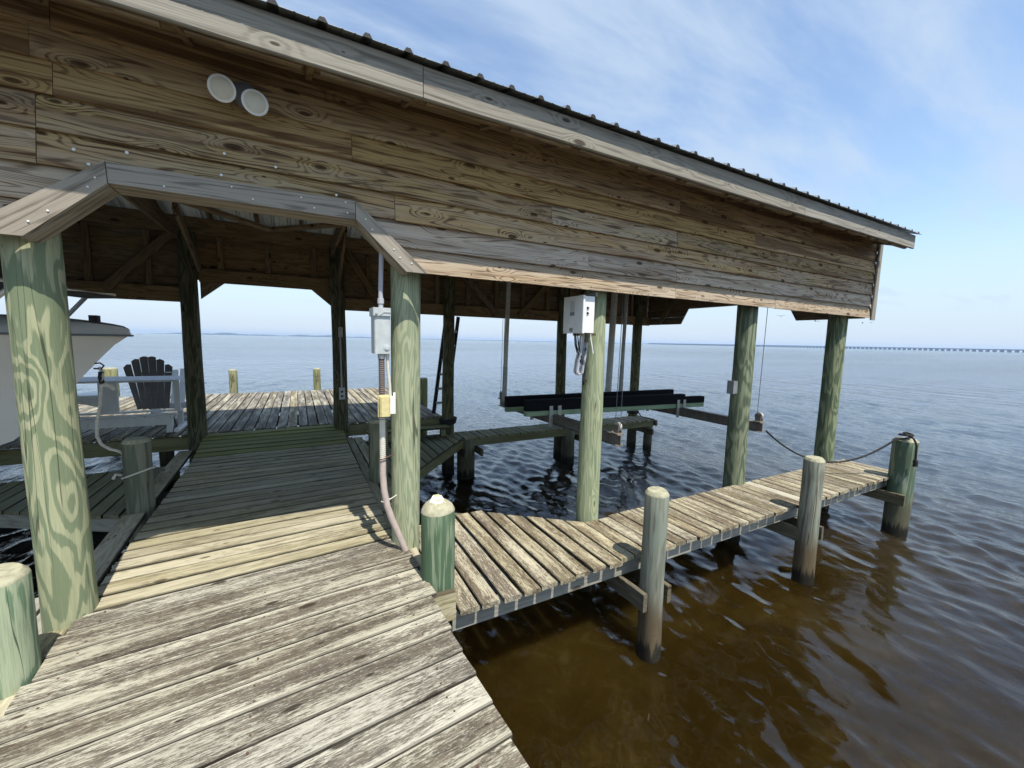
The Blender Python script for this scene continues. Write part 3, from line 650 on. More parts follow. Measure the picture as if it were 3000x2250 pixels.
# right gable end: header with cut corners between E and the back corner post
XG = 7.66
def gboard(name, poly, mat, x0=XG, x1=XG + 0.03):
    b = MB().prism(poly, 'x', x0, x1)
    c = Vector(((x0 + x1) / 2, sum(p for p, _ in poly) / len(poly), sum(q for _, q in poly) / len(poly)))
    V = [((v.y - c.y), (v.z - c.z), (v.x - c.x)) for v in b.V]
    me = mesh(name, V, b.F); me.materials.append(mat)
    return link(name, me, None, house, Matrix(((0, 0, 1, c.x), (1, 0, 0, c.y), (0, 1, 0, c.z), (0, 0, 0, 1))))
gz = [2.06, 2.225, 2.39, 2.555, 2.72, 2.885, 3.05, 3.215, 3.38, 3.545, 3.71, 3.875]
for z0 in gz:
    z1 = z0 + 0.162; ym = lambda z: max(2.96, 2.42 + (z - 3.10) / 0.33) if z > 3.1 else 2.96
    ye = lambda z: min(7.30, 7.88 - (z - 3.10) / 0.33) if z > 3.1 else 7.30
    if z0 < 2.38:
        cut = lambda z: (z - 2.06) * 0.55
        gboard('siding_board', [(2.96, z0), (3.92 + cut(z0), z0), (3.92 + cut(z1), z1), (2.96, z1)], M['inner'])
        gboard('siding_board', [(6.32 - cut(z0), z0), (7.30, z0), (7.30, z1), (6.32 - cut(z1), z1)], M['inner'])
    else:
        a, b2, c2, d2 = ym(z0), ye(z0), ye(z1), ym(z1)
        if c2 - d2 > 0.1: gboard('siding_board', [(a, z0), (b2, z0), (c2, z1), (d2, z1)], M['inner'])
board('wall_beam', (7.60, 2.96, 2.28), (7.60, 3.8, 2.28), 0.18, 0.04, M['inner'], house, up=(1, 0, 0), seg=1)
board('wall_beam', (7.62, 3.3, 2.50), (7.62, 7.2, 2.50), 0.18, 0.04, M['inner'], house, up=(1, 0, 0), seg=1)
board('knee_brace', (7.58, 6.85, 2.10), (7.58, 6.3, 2.75), 0.11, 0.04, M['inner'], house, up=(1, 0, 0), seg=1)

# ------------------------------------------------------------------ docks
def plank_y(dock, mat, x, y0, y1, z, w, jx=0.004, t=0.036, cut=(0, 0)):
    a = random.uniform(-jx, jx)
    return board('deck_plank', (x + a, y0 + random.uniform(-.012, .012), z - t / 2), (x + a + random.uniform(-.004, .004), y1, z - t / 2), w, t, M[mat], dock, seg=5, wob=0.0022, jz=random.uniform(-.003, .002), cut=cut)

walk = empty('walkway', (-0.22, 2.0, ZW), 'wide weathered plank walkway leading from the foreground under the boathouse', 'dock')
def wl(y): return -1.135 - (y - 2.4) * 0.021
y = -1.557; i = 0
while y < 7.34:
    near = y < 3.27
    p = 0.1725 if near else 0.152; w = p - (random.uniform(0.010, 0.018) if near else random.uniform(0.011, 0.017))
    z = 0.0 if y < 6.2 else (y - 6.2) * 0.13
    if near:
        xl, xr = wl(y) + random.uniform(-.018, .012), 0.712 + random.uniform(-.014, .014); mat = 'deck'
        if abs(y - 0.93) < 0.06 : mat = 'deck_new'
        if 1.2 < y < 1.29: xr += 0.01
    else: xl, xr = wl(y), 0.648 - (y - 3.3) * 0.006; mat = 'deck_new' if y < 6.35 else 'deck_alga'
    sk = math.tan(R(5.2 if y < 3.3 else max(2.0, 5.2 - (y - 3.3) * 1.2)))
    board('deck_plank', (xl, y + sk * (xl - 0.7) + random.uniform(-.004, .004), z - 0.019), (xr, y + sk * (xr - 0.7) + random.uniform(-.004, .004), z - 0.019), w, 0.038, M[mat], walk, up=(0, -0.13 if y >= 6.2 else 0, 1), seg=6, wob=0.0025, jz=random.uniform(-.003, .003))
    y += p; i += 1
for x in (-1.02, -0.22, 0.55): board('stringer', (x, -1.6, -0.145), (x, 7.2, -0.145), 0.21, 0.045, M['beam'], walk, up=(1, 0, 0), seg=4)
# long side boards a little lower than the planks
for (xa, xb, ya, yb3) in ((-1.235, -1.235, 1.35, 2.52), (-1.235, -1.25, 2.72, 2.98), (-1.275, -1.36, 3.2, 4.70), (-1.37, -1.43, 4.90, 7.05)):
    board('edge_board', (xa, ya, -0.060), (xb, yb3, -0.060), 0.165, 0.04, M['deck_new'], walk, seg=4)
for (xa, xb, w, ya, yb3) in ((0.735, 0.755, 0.075, 2.62, 3.02), (0.83, 0.84, 0.075, 2.66, 3.0), (0.70, 0.715, 0.10, 3.26, 7.0), (0.84, 0.84, 0.13, 3.26, 4.62), (0.84, 0.84, 0.13, 4.88, 6.95)):
    board('edge_board', (xa, ya, -0.062), (xb, yb3, -0.062), w, 0.04, M['deck_new'], walk, seg=4)
board('block', (0.70, 2.345, -0.125), (0.86, 2.345, -0.125), 0.19, 0.06, M['deck_new'], walk, up=(0, 1, 0), seg=1)

ZP = -0.165
def deck_screws(dock, pts, z, name='screw_heads'):
    b = MB()
    for x, y in pts: b.lathe([(0.0052, 0), (0.0052, 0.0016), (0.003, 0.0022)], (x + random.uniform(-.006, .006), y + random.uniform(-.006, .006), z), 6)
    o = b.obj(name, M['rust'], dock); o['kind'] = 'stuff'
pts = []
y = -1.557
while y < 3.27:
    for x in (-1.02, -0.22, 0.55):
        for dy in (-0.045, 0.045): pts.append((x, y + math.tan(R(5.2)) * (x - 0.7) + dy))
    y += 0.1725
deck_screws(walk, pts, 0.0015)
def pier_common(dock, x0, x1, yf, ybk, zt, beam='beam'):
    board('stringer', (x0, yf + 0.092, zt - 0.112), (x1, yf + 0.092, zt - 0.112), 0.145, 0.042, M[beam], dock, up=(0, -1, 0), seg=4)
    board('stringer', (x0, ybk - 0.06, zt - 0.115), (x1, ybk - 0.06, zt - 0.115), 0.145, 0.042, M[beam], dock, up=(0, -1, 0), seg=4)
pier = empty('finger_pier', (4.2, 2.65, ZW), 'narrow sunlit plank pier running to the right along the outside of the boathouse posts', 'pier')
x = 0.955; k = 0
while x < 7.60:
    p = 0.158 if x < 2.6 else 0.153
    w = p - (random.uniform(0.014, 0.032) if x < 2.4 else random.uniform(0.011, 0.017))
    yb4 = 3.03
    if x < 2.42: yb4 = min(3.03 + (2.42 - x) * 0.80, 3.70 if x > 1.2 else 3.62 + 0.2 * (x - 0.9))
    if 2.46 < x < 2.70 or 4.86 < x < 5.11: yb4 = 3.0
    y0 = 2.305
    if abs(x - 2.49) < 0.12 or abs(x - 4.86) < 0.10: y0 = 2.33
    mat = 'pier' if not (abs(x - 5.18) < 0.077) else 'pale'
    plank_y(pier, mat, x, y0, yb4, ZP, w, cut=(0, 0.80) if 1.6 < x < 2.40 else (0, 0)); x += p; k += 1
deck_screws(pier, [(0.955 + 0.155 * k + dx_, yy) for k in range(42) for dx_ in (-0.03, 0.035) for yy in (2.40, 2.92)], ZP + 0.001)
board('deck_plank', (0.87, 2.66, ZP - 0.018), (0.87, 3.64, ZP - 0.018), 0.13, 0.036, M['pier'], pier, seg=4)
pier_common(pier, 0.86, 7.62, 2.305, 3.0, ZP)
board('stringer', (2.44, 3.05, ZP - 0.115), (1.2, 3.98, ZP - 0.115), 0.145, 0.042, M['beam_dark'], pier, up=(0.6, 0.8, 0), seg=2)
for xp in (2.49, 4.90, 7.30):
    for s in (-0.135, 0.135): board('cross_brace', (xp + s, 2.10, ZP - 0.265), (xp + s, 3.20, ZP - 0.265), 0.15, 0.042, M['beam_dark'], pier, up=(1, 0, 0), seg=2)
board('block', (2.60, 2.28, ZP - 0.08), (2.69, 2.28, ZP - 0.08), 0.16, 0.08, M['deck_new'], pier, up=(0, -1, 0), seg=1)

pback = empty('back_pier', (4.6, 6.95, ZW), 'shaded mossy pier behind the right boat slip with an angled inner corner', 'pier')
x = 0.93; k = 0
while x < 7.46:
    w = 0.146 - random.uniform(.010, .016)
    yf = 6.66 if x > 2.56 else 6.66 - (2.56 - x) * 1.19
    mat = 'pier_back' if x < 6.4 else 'pier'
    plank_y(pback, mat, x, max(yf, 4.75), 7.16 if x < 2.62 else 7.20, ZP, w, cut=(-1.19, 0) if x < 2.56 else (0, 0)); x += 0.146
pier_common(pback, 2.6, 7.46, 6.66, 7.2, ZP, 'pier_back')
board('stringer', (2.60, 6.735, ZP - 0.115), (0.93, 4.80, ZP - 0.115), 0.145, 0.042, M['pier_back'], pback, up=(0.76, -0.65, 0), seg=3)
board('stringer', (0.9, 7.12, ZP - 0.115), (2.6, 7.12, ZP - 0.115), 0.145, 0.042, M['pier_back'], pback, up=(0, -1, 0), seg=3)
for (px, py) in ((2.72, 6.83), (5.05, 6.84)):
    post('piling', (px, py), -1.6, ZP - 0.04, 0.165 if px < 3 else 0.14, 0.16 if px < 3 else 0.135, M['pile_old'], pback)
post('piling', (7.42, 6.86), -1.6, ZP - 0.04, 0.10, 0.10, M['pile_old'], pback)
for px in (2.58, 2.9, 5.25, 7.2): board('cross_brace', (px, 6.5, ZP - 0.26), (px, 7.36, ZP - 0.26), 0.13, 0.042, M['beam_dark'], pback, up=(1, 0, 0), seg=1)
board('edge_board', (7.475, 6.64, ZP - 0.10), (7.475, 7.22, ZP - 0.10), 0.13, 0.03, M['pier'], pback, up=(1, 0, 0), seg=1)

pl = empty('back_pier', (-4.4, 6.2, ZW), 'dark lower pier left of the walkway behind the nearest round green post', 'pier')
x = -1.50
while x > -8.0:
    yf = 6.25 if x < -3.6 else 5.02 + (-1.5 - x) * 0.585
    plank_y(pl, 'pier_back', x, yf, 6.76, ZP, 0.146 - random.uniform(.010, .016), cut=(0.585, 0) if x > -3.6 else (0, 0)); x -= 0.146
board('stringer', (-1.42, 5.03, ZP - 0.115), (-3.6, 6.30, ZP - 0.115), 0.145, 0.042, M['beam'], pl, up=(0.5, 0.86, 0), seg=3)
board('stringer', (-8.0, 6.30, ZP - 0.115), (-3.6, 6.30, ZP - 0.115), 0.145, 0.042, M['beam'], pl, up=(0, -1, 0), seg=3)
board('stringer', (-8.0, 6.72, ZP - 0.115), (-1.45, 6.72, ZP - 0.115), 0.145, 0.042, M['pier_back'], pl, up=(0, -1, 0), seg=3)
for px in (-2.6, -5.2): post('piling', (px, 6.5), -1.6, ZP - 0.04, 0.11, 0.11, M['pile_old'], pl)
plf = empty('finger_pier', (-4.4, 2.65, ZW), 'low plank pier going off to the left past the two nearest posts', 'pier')
x = -1.42
while x > -6.0:
    yb4 = 3.03 if x < -3.1 else 3.03 + (x + 3.1) * 0.42
    plank_y(plf, 'beam', x, 2.305, yb4, ZP, 0.15 - random.uniform(.012, .02)); x -= 0.15
pier_common(plf, -6.0, -1.36, 2.305, 3.0, ZP)
for px in (-3.7, -5.6): post('piling', (px, 2.7), -1.6, ZP - 0.04, 0.11, 0.11, M['pile_old'], plf)

plat = empty('platform', (-1.9, 9.7, ZW), 'raised plank platform beyond the boathouse at the open water', 'deck')
ZT = 0.15; x = 2.33
while x > -7.9:
    plank_y(plat, 'deck' if random.random() < 0.85 else 'pier', x, 7.305, 12.12 + 0.05 * math.sin(x), ZT, 0.149 - random.uniform(.008, .016)); x -= 0.152
board('fascia_board', (-7.9, 7.335, ZT - 0.145), (2.42, 7.335, ZT - 0.145), 0.20, 0.035, M['pier_back'], plat, up=(0, -1, 0), seg=4)
board('fascia_board', (2.425, 7.33, ZT - 0.145), (2.425, 12.1, ZT - 0.145), 0.20, 0.035, M['pier_back'], plat, up=(1, 0, 0), seg=4)
for yy in (8.6, 10.2, 11.9): board('stringer', (-7.9, yy, ZT - 0.14), (2.4, yy, ZT - 0.14), 0.2, 0.05, M['beam_dark'], plat, up=(0, -1, 0), seg=2)
for px in (-7, -4.5, -2, 0.2, 2.2):
    for py in (8.6, 11.9): post('piling', (px, py), -1.6, ZT - 0.06, 0.10, 0.10, M['pile_old'], plat)
step = empty('wooden_step', (1.75, 7.06, ZP), 'small mossy plank step between the platform and the lower back pier', 'step')
board('tread', (1.0, 7.0, 0.0), (2.42, 7.0, 0.0), 0.24, 0.036, M['deck_alga'], step, seg=3)
for px in (1.35, 1.86, 2.32): board('leg', (px, 7.0, ZP), (px, 7.0, -0.019), 0.09, 0.09, M['pier_back'], step, up=(0, 1, 0), seg=1)

# ------------------------------------------------------------------ short pilings (things of their own)
GRP = 'short mooring pilings along the docks'
def piling(xy, ztop, r, mat, label, top='bevel', z0=-1.7, lean=(0, 0), cat='piling', name='mooring_piling', group=GRP):
    o = post(name, xy, z0, ztop, r, r * 0.97, M[mat], None, top, lean); return tag(o, label, cat, group)
pK = piling((0.800, 2.535), 0.455, 0.118, 'pile_green', 'bright green domed piling with a white dock light on top', 'dome')
piling((2.478, 2.16), 0.425, 0.098, 'pile_grey', 'bare grey piling nearest the camera on the outer edge of the right pier')
piling((4.83, 2.16), 0.405, 0.102, 'pile_grey', 'bare grey piling in front of the sagging black rope, between two others')
piling((7.30, 2.21), 0.36, 0.135, 'pile_green', 'green piling at the far end of the right pier with black rope knotted on it')
piling((-1.335, 4.82), 0.60, 0.108, 'pile_old', 'mossy piling left of the walkway with a white rope loop round it')
piling((0.800, 4.76), 0.64, 0.112, 'pile_old', 'mossy dark topped piling right of the walkway behind the conduit')
piling((-1.25, 2.60), 0.475, 0.118, 'pile_pale', 'green piling cut by the left edge in the lower corner')
GB = 'bollards round the far platform'
def bollard(x, y, h, label, mat='pile_yellow', r=0.095):
    return piling((x, y), ZT + h, r, mat, label, 'bevel', -1.6, (0, 0), 'bollard', 'bollard', GB)
bollard(-1.47, 12.34, 0.55, 'short bollard on the platform edge right of the dark leaning post')
bollard(0.45, 12.24, 0.56, 'short bollard on the platform edge left of the post with the outlet', r=0.09)
bollard(2.52, 9.02, 0.54, 'mossy yellow bollard at the platform side beside the ladder')
bollard(-3.75, 12.3, 0.62, 'yellow bollard seen behind the white bow rope', r=0.13)
for bx, by in ((-1.47, 12.34), (0.45, 12.24)):                # bent rope hooks on the two bollards
    b = MB()
    yq = by - 0.105
    b.tube([(bx - 0.03, yq, ZT + 0.47), (bx - 0.035, yq - 0.015, ZT + 0.39), (bx + 0.005, yq - 0.03, ZT + 0.36), (bx + 0.045, yq - 0.01, ZT + 0.38)], 0.007, 6)
    b.tube([(bx + 0.03, yq, ZT + 0.46), (bx + 0.005, yq - 0.02, ZT + 0.40), (bx - 0.02, yq - 0.02, ZT + 0.33)], 0.006, 6)
    b.tube([(bx + 0.04, yq, ZT + 0.30), (bx - 0.02, yq - 0.02, ZT + 0.28), (bx - 0.02, yq - 0.02, ZT + 0.20), (bx - 0.035, yq, ZT + 0.14)], 0.006, 6)
    tag(b.obj('rope_hook', M['rust'], None, True), 'bent dark hooks fixed to the bollard %s' % ('nearest the dark leaning post' if bx < 0 else 'nearest the post with the outlet'), 'hook', 'hooks on the platform bollards')

# solar dock light on the green piling
s = empty('dock_light', (0.80, 2.535, 0.52), 'small white six sided dock light on the green piling', 'light')
b = MB(); b.lathe([(0.052, -0.012), (0.050, 0.0), (0.034, 0.026), (0.030, 0.028), (0.0, 0.0285)][:4], (0.80, 2.535, 0.522), 6); b.obj('housing', M['white_plastic'], s)
b = MB().box((0.782, 2.517, 0.5505), (0.818, 2.553, 0.554)); b.obj('solar_panel', M['amber'], s)
b = MB().box((0.784, 2.4945, 0.526), (0.816, 2.497, 0.541)); b.obj('reflector', M['amber'], s)

# ------------------------------------------------------------------ electrical things
def rbox(a, b, ch=0.006):
    x0, y0, z0 = a; x1, y1, z1 = b; m = MB()
    poly = [(x0 + ch, y0), (x1 - ch, y0), (x1, y0 + ch), (x1, y1 - ch), (x1 - ch, y1), (x0 + ch, y1), (x0, y1 - ch), (x0, y0 + ch)]
    m.prism(poly, 'z', z0, z1); return m
eb = empty('electrical_box', (0.535, 3.02, 1.49), 'pale grey metal switch box on the post right of the walkway', 'electrical box')
rbox((0.480, 2.95, 1.49), (0.590, 3.10, 1.755)).obj('body', M['grey_box'], eb)
rbox((0.470, 2.938, 1.755), (0.592, 3.104, 1.812)).obj('lid', M['grey_box'], eb)
m = MB(); m.prism([(0.515, 1.762), (0.54, 1.785), (0.588, 1.785), (0.588, 1.779), (0.543, 1.779), (0.522, 1.762)], 'y', 2.934, 2.939); m.obj('lid_rib', M['grey_box'], eb)
MB().lathe([(0.024, 0), (0.024, 0.003), (0.015, 0.004), (0.015, 0.008), (0.006, 0.009)], (0.562, 2.951, 1.532), 16, Matrix.Rotation(R(90), 3, 'X')).obj('knockout', M['grey_box'], eb)
MB().lathe([(0.009, 0), (0.009, 0.008), (0.005, 0.009)], (0.492, 2.94, 1.772), 10, Matrix.Rotation(R(90), 3, 'X')).obj('screw', M['galv'], eb)
c1 = empty('conduit', (0.54, 3.0, 1.815), 'grey conduit rising from the switch box into the roof', 'conduit')
MB().tube([(0.535, 3.01, 1.82), (0.535, 3.01, 1.95), (0.541, 3.01, 2.1), (0.548, 3.01, 2.35), (0.55, 3.02, 2.6)], 0.0165, 12).obj('pipe', M['pvc_grey'], c1, True)
MB().lathe([(0.017, 0), (0.017, 0.03), (0.023, 0.03), (0.023, 0.065), (0.018, 0.067)], (0.535, 3.01, 1.815), 14).obj('coupling', M['pvc_grey'], c1, True)
c2 = empty('conduit', (0.53, 2.99, 1.49), 'fat ribbed conduit curving from the switch box down to the walkway edge', 'conduit')
pts = []; rad = []
for i in range(60):
    z = 1.455 - i * 0.0075; pts.append((0.532, 2.99, z)); rad.append(0.0225 if i % 2 else 0.0195)
MB().tube(pts, rad, 12).obj('flexible_pipe', M['flex_dark'], c2)
pts = []; rad = []
for i in range(44):
    z = 1.03 - i * 0.0075; pts.append((0.532, 2.99, z)); rad.append(0.0225 if i % 2 else 0.020)
MB().tube(pts, rad, 12).obj('ribbed_pipe', M['pvc_pale'], c2)
path = [(0.532, 2.99, 0.72), (0.530, 2.985, 0.60), (0.536, 2.975, 0.48), (0.555, 2.965, 0.36), (0.585, 2.955, 0.26), (0.625, 2.945, 0.15), (0.672, 2.935, 0.02), (0.70, 2.93, -0.06)]
MB().tube(path, 0.0235, 14).obj('pipe', M['pvc_pink'], c2, True)
for z, x, mt in ((0.725, 0.532, 'rust'), (0.40, 0.546, 'pvc_pale')):
    MB().tube([(x + 0.028 * math.cos(a), 2.982 + 0.028 * math.sin(a), z + 0.006 * math.cos(a)) for a in np.linspace(0, 6.283, 14)[:-1]] , 0.004, 6, True).obj('clip', M[mt], c2)
    MB().tube([(x + 0.02, 2.97, z), (x + 0.09, 3.02, z + 0.01)], 0.004, 6).obj('clip_arm', M[mt], c2)
MB().lathe([(0.026, 0), (0.026, 0.03), (0.021, 0.032)], (0.532, 2.99, 1.455), 14).obj('coupling', M['galv'], c2, True)
c3 = empty('conduit', (0.57, 2.98, 1.49), 'thin pale pipe joining the switch box to the yellowed outlet box', 'conduit')
MB().tube([(0.572, 2.985, 1.485), (0.575, 2.985, 1.38), (0.585, 2.98, 1.27), (0.588, 2.975, 1.16)], 0.0115, 10).obj('pipe', M['pvc_pale'], c3, True)
MB().lathe([(0.0145, 0), (0.0145, 0.022), (0.012, 0.024)], (0.572, 2.985, 1.468), 12).obj('coupling', M['pvc_pale'], c3, True)
ob = empty('outlet_box', (0.55, 2.95, 1.04), 'yellowed weatherproof outlet box with white back on the conduit', 'outlet box')
rbox((0.500, 2.885, 1.048), (0.572, 2.925, 1.188), 0.012).obj('cover', M['yellow_plastic'], ob)
rbox((0.492, 2.925, 1.040), (0.578, 2.945, 1.196), 0.008).obj('rim', M['yellow_plastic'], ob)
rbox((0.545, 2.945, 1.055), (0.620, 2.995, 1.178), 0.004).obj('box', M['white_plastic'], ob)
MB().box((0.612, 2.99, 1.17), (0.628, 2.996, 1.205)).obj('tab', M['white_plastic'], ob)

cb = empty('control_box', (2.36, 3.10, 1.69), 'white boat lift control box on the post of the right slip', 'control box')
rbox((2.312, 2.955, 1.69), (2.43, 3.245, 2.02), 0.008).obj('body', M['white_plastic'], cb)
rbox((2.288, 2.945, 1.684), (2.312, 3.255, 2.026), 0.006).obj('door', M['white_plastic'], cb)
MB().box((2.2868, 3.075, 1.885), (2.288, 3.145, 1.985)).obj('label', M['label'], cb)
MB().box((2.2868, 3.075, 1.848), (2.288, 3.145, 1.882)).obj('label', M['label_dark'], cb)
MB().box((2.2868, 3.095, 1.70), (2.288, 3.145, 1.735)).obj('label', M['label_dark'], cb)
for z in (1.915, 1.868): MB().prism([(2.335, z - 0.012), (2.36, z), (2.335, z + 0.01)], 'y', 2.944, 2.956).obj('switch', M['black'], cb)
for yq, zq in ((2.96, 1.70), (3.24, 1.70), (2.96, 2.01), (3.24, 2.01)): MB().lathe([(0.005, 0), (0.005, 0.004), (0.002, 0.005)], (2.288, yq, zq), 8, Matrix.Rotation(R(-90), 3, 'Y')).obj('screw', M['galv'], cb)
MB().box((2.40, 2.95, 1.665), (2.445, 3.24, 1.688)).obj('mounting_block', M['deck_new'], cb)
MB().box((2.43, 2.94, 2.022), (2.437, 3.2, 2.06)).obj('bracket', M['galv'], cb)
for k, (yy, sw) in enumerate(((3.14, 0.0), (3.12, 0.01), (3.09, 0.02))):
    MB().tube([(2.345, yy, 1.69), (2.35, yy - 0.01, 1.58), (2.37, yy - 0.03, 1.48), (2.385, yy - 0.05, 1.41 - sw)], 0.006, 6).obj('cable', M['black'], cb, True)
for k, yy in enumerate((3.07, 3.03)):
    MB().tube([(2.37, yy, 1.69), (2.372, yy + 0.02, 1.55), (2.36, yy + 0.05, 1.42), (2.355, yy + 0.06, 1.32), (2.37, yy + 0.05, 1.295), (2.395, yy + 0.03, 1.31), (2.42, yy + 0.02, 1.5), (2.43, yy + 0.02, 1.6)], 0.0115, 8).obj('cable', M['pvc_grey'], cb, True)
MB().tube([(2.42, 3.05, 1.55), (2.42, 3.06, 1.35), (2.415, 3.07, 1.23), (2.43, 3.08, 1.2), (2.46, 3.08, 1.24)], 0.011, 8).obj('cable', M['black'], cb, True)
MB().tube([(2.40, 2.965, 1.69), (2.40, 2.96, 1.63), (2.415, 2.958, 1.57), (2.43, 2.957, 1.50)], 0.0055, 6).obj('cable', M['white_plastic'], cb, True)

db = empty('outlet_box', (4.83, 3.1, 1.02), 'small grey outlet box on the left side of the second last front post', 'outlet box')
rbox((4.792, 3.09, 1.005), (4.872, 3.17, 1.16)).obj('body', M['grey_dark'], db)
rbox((4.778, 3.085, 1.0), (4.792, 3.175, 1.165), 0.003).obj('cover', M['grey_dark'], db)
gb = empty('outlet_box', (0.61, 7.0, 0.62), 'grey outlet on the dark inner post with a thin pipe running up', 'outlet box')
rbox((0.575, 6.965, 0.60), (0.665, 7.005, 0.79)).obj('body', M['grey_box'], gb)
MB().box((0.60, 6.962, 0.64), (0.635, 6.9648, 0.67)).obj('socket', M['black'], gb); MB().box((0.60, 6.962, 0.71), (0.635, 6.9648, 0.74)).obj('socket', M['black'], gb)
MB().tube([(0.615, 6.988, 0.79), (0.612, 6.99, 1.6)], 0.012, 8).obj('pipe', M['pvc_grey'], gb, True)
MB().box((0.585, 6.975, 1.60), (0.65, 7.005, 1.76)).obj('junction', M['galv'], gb)
MB().tube([(0.615, 6.99, 1.76), (0.615, 6.99, 2.6)], 0.010, 8).obj('pipe', M['flex_dark'], gb, True)

# twin flood lamp under the eave
fl = empty('flood_lamp', (-0.23, 2.90, 2.92), 'twin round white flood lamps on a slate bracket high on the siding', 'lamp')
rotB = Matrix.Rotation(R(90), 3, 'X')
MB().lathe([(0.064, 0), (0.064, 0.02), (0.056, 0.06), (0.02, 0.066)], (-0.215, 2.920, 2.955), 18, rotB).obj('base', M['lamp_body'], fl, True)
for nm, (cx_, cz_), aim in (('left', (-0.315, 2.918), Vector((-0.02, -1, -0.30))), ('right', (-0.165, 2.888), Vector((0.10, -1, -0.16)))):
    aim.normalize(); q = aim.to_track_quat('Z', 'Y').to_matrix()
    c0 = Vector((cx_, 2.795, cz_))
    o = MB().lathe([(0.020, -0.115), (0.030, -0.11), (0.034, -0.07), (0.045, -0.055), (0.062, -0.012), (0.065, 0.0), (0.061, 0.003)], c0, 24, q).obj('lamp_head', M['white_plastic'], fl, True)
    MB().lathe([(0.053, 0.002), (0.043, 0.0065), (0.02, 0.008), (0.004, 0.0085)], c0 + aim * 0.002, 24, q).obj('lens', M['lens'], o, True)
    MB().tube([(-0.225, 2.89, 2.935), (-0.225 + (cx_ + 0.225) * 0.4, 2.875, 2.93), tuple(c0 - aim * 0.10)], 0.016, 10).obj('knuckle', M['lamp_body'], fl, True)

# ------------------------------------------------------------------ boat lift in the right slip
def boat_lift(dx0, label):
    L = empty('boat_lift', (dx0 + 4.55, 5.0, 0.3), label, 'boat lift')
    T = Matrix.Translation((dx0, 0, 0))
    def ibeam(x, y0, y1, zt, h=0.14, w=0.095):
        m = MB()
        m.box((x - w / 2, y0, zt - 0.008), (x + w / 2, y1, zt)); m.box((x - w / 2, y0, zt - h), (x + w / 2, y1, zt - h + 0.008)); m.box((x - 0.005, y0, zt - h + 0.0082), (x + 0.005, y1, zt - 0.0082))
        return m
    out = []
    for xa, y0, y1 in ((3.35, 3.50, 6.72), (5.80, 3.27, 6.6)):
        out.append(ibeam(dx0 + xa, y0, y1, 0.525).obj('beam', M['beam_steel'], L))
        for ye in (y0 + 0.06, y1 - 0.06):
            m = MB(); m.box((dx0 + xa - 0.055, ye - 0.05, 0.526), (dx0 + xa + 0.055, ye + 0.05, 0.538)); m.box((dx0 + xa - 0.030, ye - 0.04, 0.538), (dx0 + xa - 0.022, ye + 0.04, 0.64)); m.box((dx0 + xa + 0.022, ye - 0.04, 0.538), (dx0 + xa + 0.030, ye + 0.04, 0.64))
            hd = m.obj('pulley_bracket', M['beam_steel'], L)
            MB().lathe([(0.02, -0.02), (0.055, -0.018), (0.05, 0.0), (0.055, 0.018), (0.02, 0.02)], (dx0 + xa, ye, 0.61), 16, Matrix.Rotation(R(90), 3, 'Y')).obj('pulley', M['galv'], hd, True)
            for s in ((-0.045, 0.045) if not (xa > 5 and ye < 4) else (0.03,)): MB().tube([(dx0 + xa, ye + s, 0.61), (dx0 + xa + 0.02, ye + s * 0.6, 2.9)], 0.0042, 5).obj('cable', M['cable'], L)
    for (x0, y0, x1, y1, tz) in ((2.885, 4.98, 6.34, 4.66, 0.515), (2.84, 5.50, 6.40, 5.36, 0.50)):
        d = Vector((x1 - x0, y1 - y0, 0)).normalized()
        bk = board('bunk', (dx0 + x0, y0, tz + 0.038), (dx0 + x1, y1, tz + 0.038), 0.075, 0.085, M['bunk_wood'], L, up=(0, -1, 0), seg=2)
        ext = 0.45 if y0 < 5.2 else 0.02
        board('carpet', (dx0 + x0, y0, tz + 0.158), (dx0 + x1 - ext * d.x, y1 - ext * d.y, tz + 0.158), 0.162, 0.10, M['carpet'], bk, up=(0, -1, 0), seg=2)
        if ext > 0.1: board('carpet', (dx0 + x1 - ext * d.x + 0.003, y1 - ext * d.y, tz + 0.133), (dx0 + x1, y1, tz + 0.133), 0.112, 0.10, M['carpet'], bk, up=(0, -1, 0), seg=1)
        for xa in (3.35, 5.80):
            t = (xa - x0) / (x1 - x0); yc = y0 + (y1 - y0) * t
            for s in (-0.075, 0.075):
                MB().box((dx0 + xa - 0.03 + s, yc - 0.062, 0.36), (dx0 + xa + 0.03 + s, yc - 0.050, 0.66)).obj('bracket', M['galv'], L)
    for px, py, zb in ((3.22, 6.30, 0.53), (5.9, 6.25, 0.53)):
        MB().tube([(dx0 + px, py, zb), (dx0 + px + 0.01, py, 1.15)], 0.042, 10).obj('pole_sleeve', M['galv'], L, True)
        MB().tube([(dx0 + px + 0.01, py, 1.15), (dx0 + px + 0.05, py, 2.85)], 0.038, 10).obj('guide_pole', M['pole'], L, True)
    MB().tube([(dx0 + 5.30, 5.95, 0.60), (dx0 + 5.36, 5.95, 2.9)], 0.062, 12).obj('guide_pole', M['pole'], L, True)
    return L
boat_lift(0.0, 'empty boat lift with black carpeted bunks over the water of the right slip')

# ladder beside the platform
ld = empty('ladder', (2.45, 7.6, ZT), 'dark ladder with pale rungs leaning up behind an inner post', 'ladder')
for k, xo in enumerate((2.33, 2.58)): board('rail', (xo, 7.60, ZT), (xo + 0.25, 7.60, 2.05), 0.07, 0.035, M['black'], ld, up=(0, 1, 0), seg=2)
for k in range(6):
    z = 0.36 + k * 0.28; f = (z - ZT) / 1.90 * 0.25
    MB().tube([(2.34 + f, 7.585, z), (2.58 + f, 7.585, z)], 0.026, 8).obj('rung', M['alu'], ld, True)

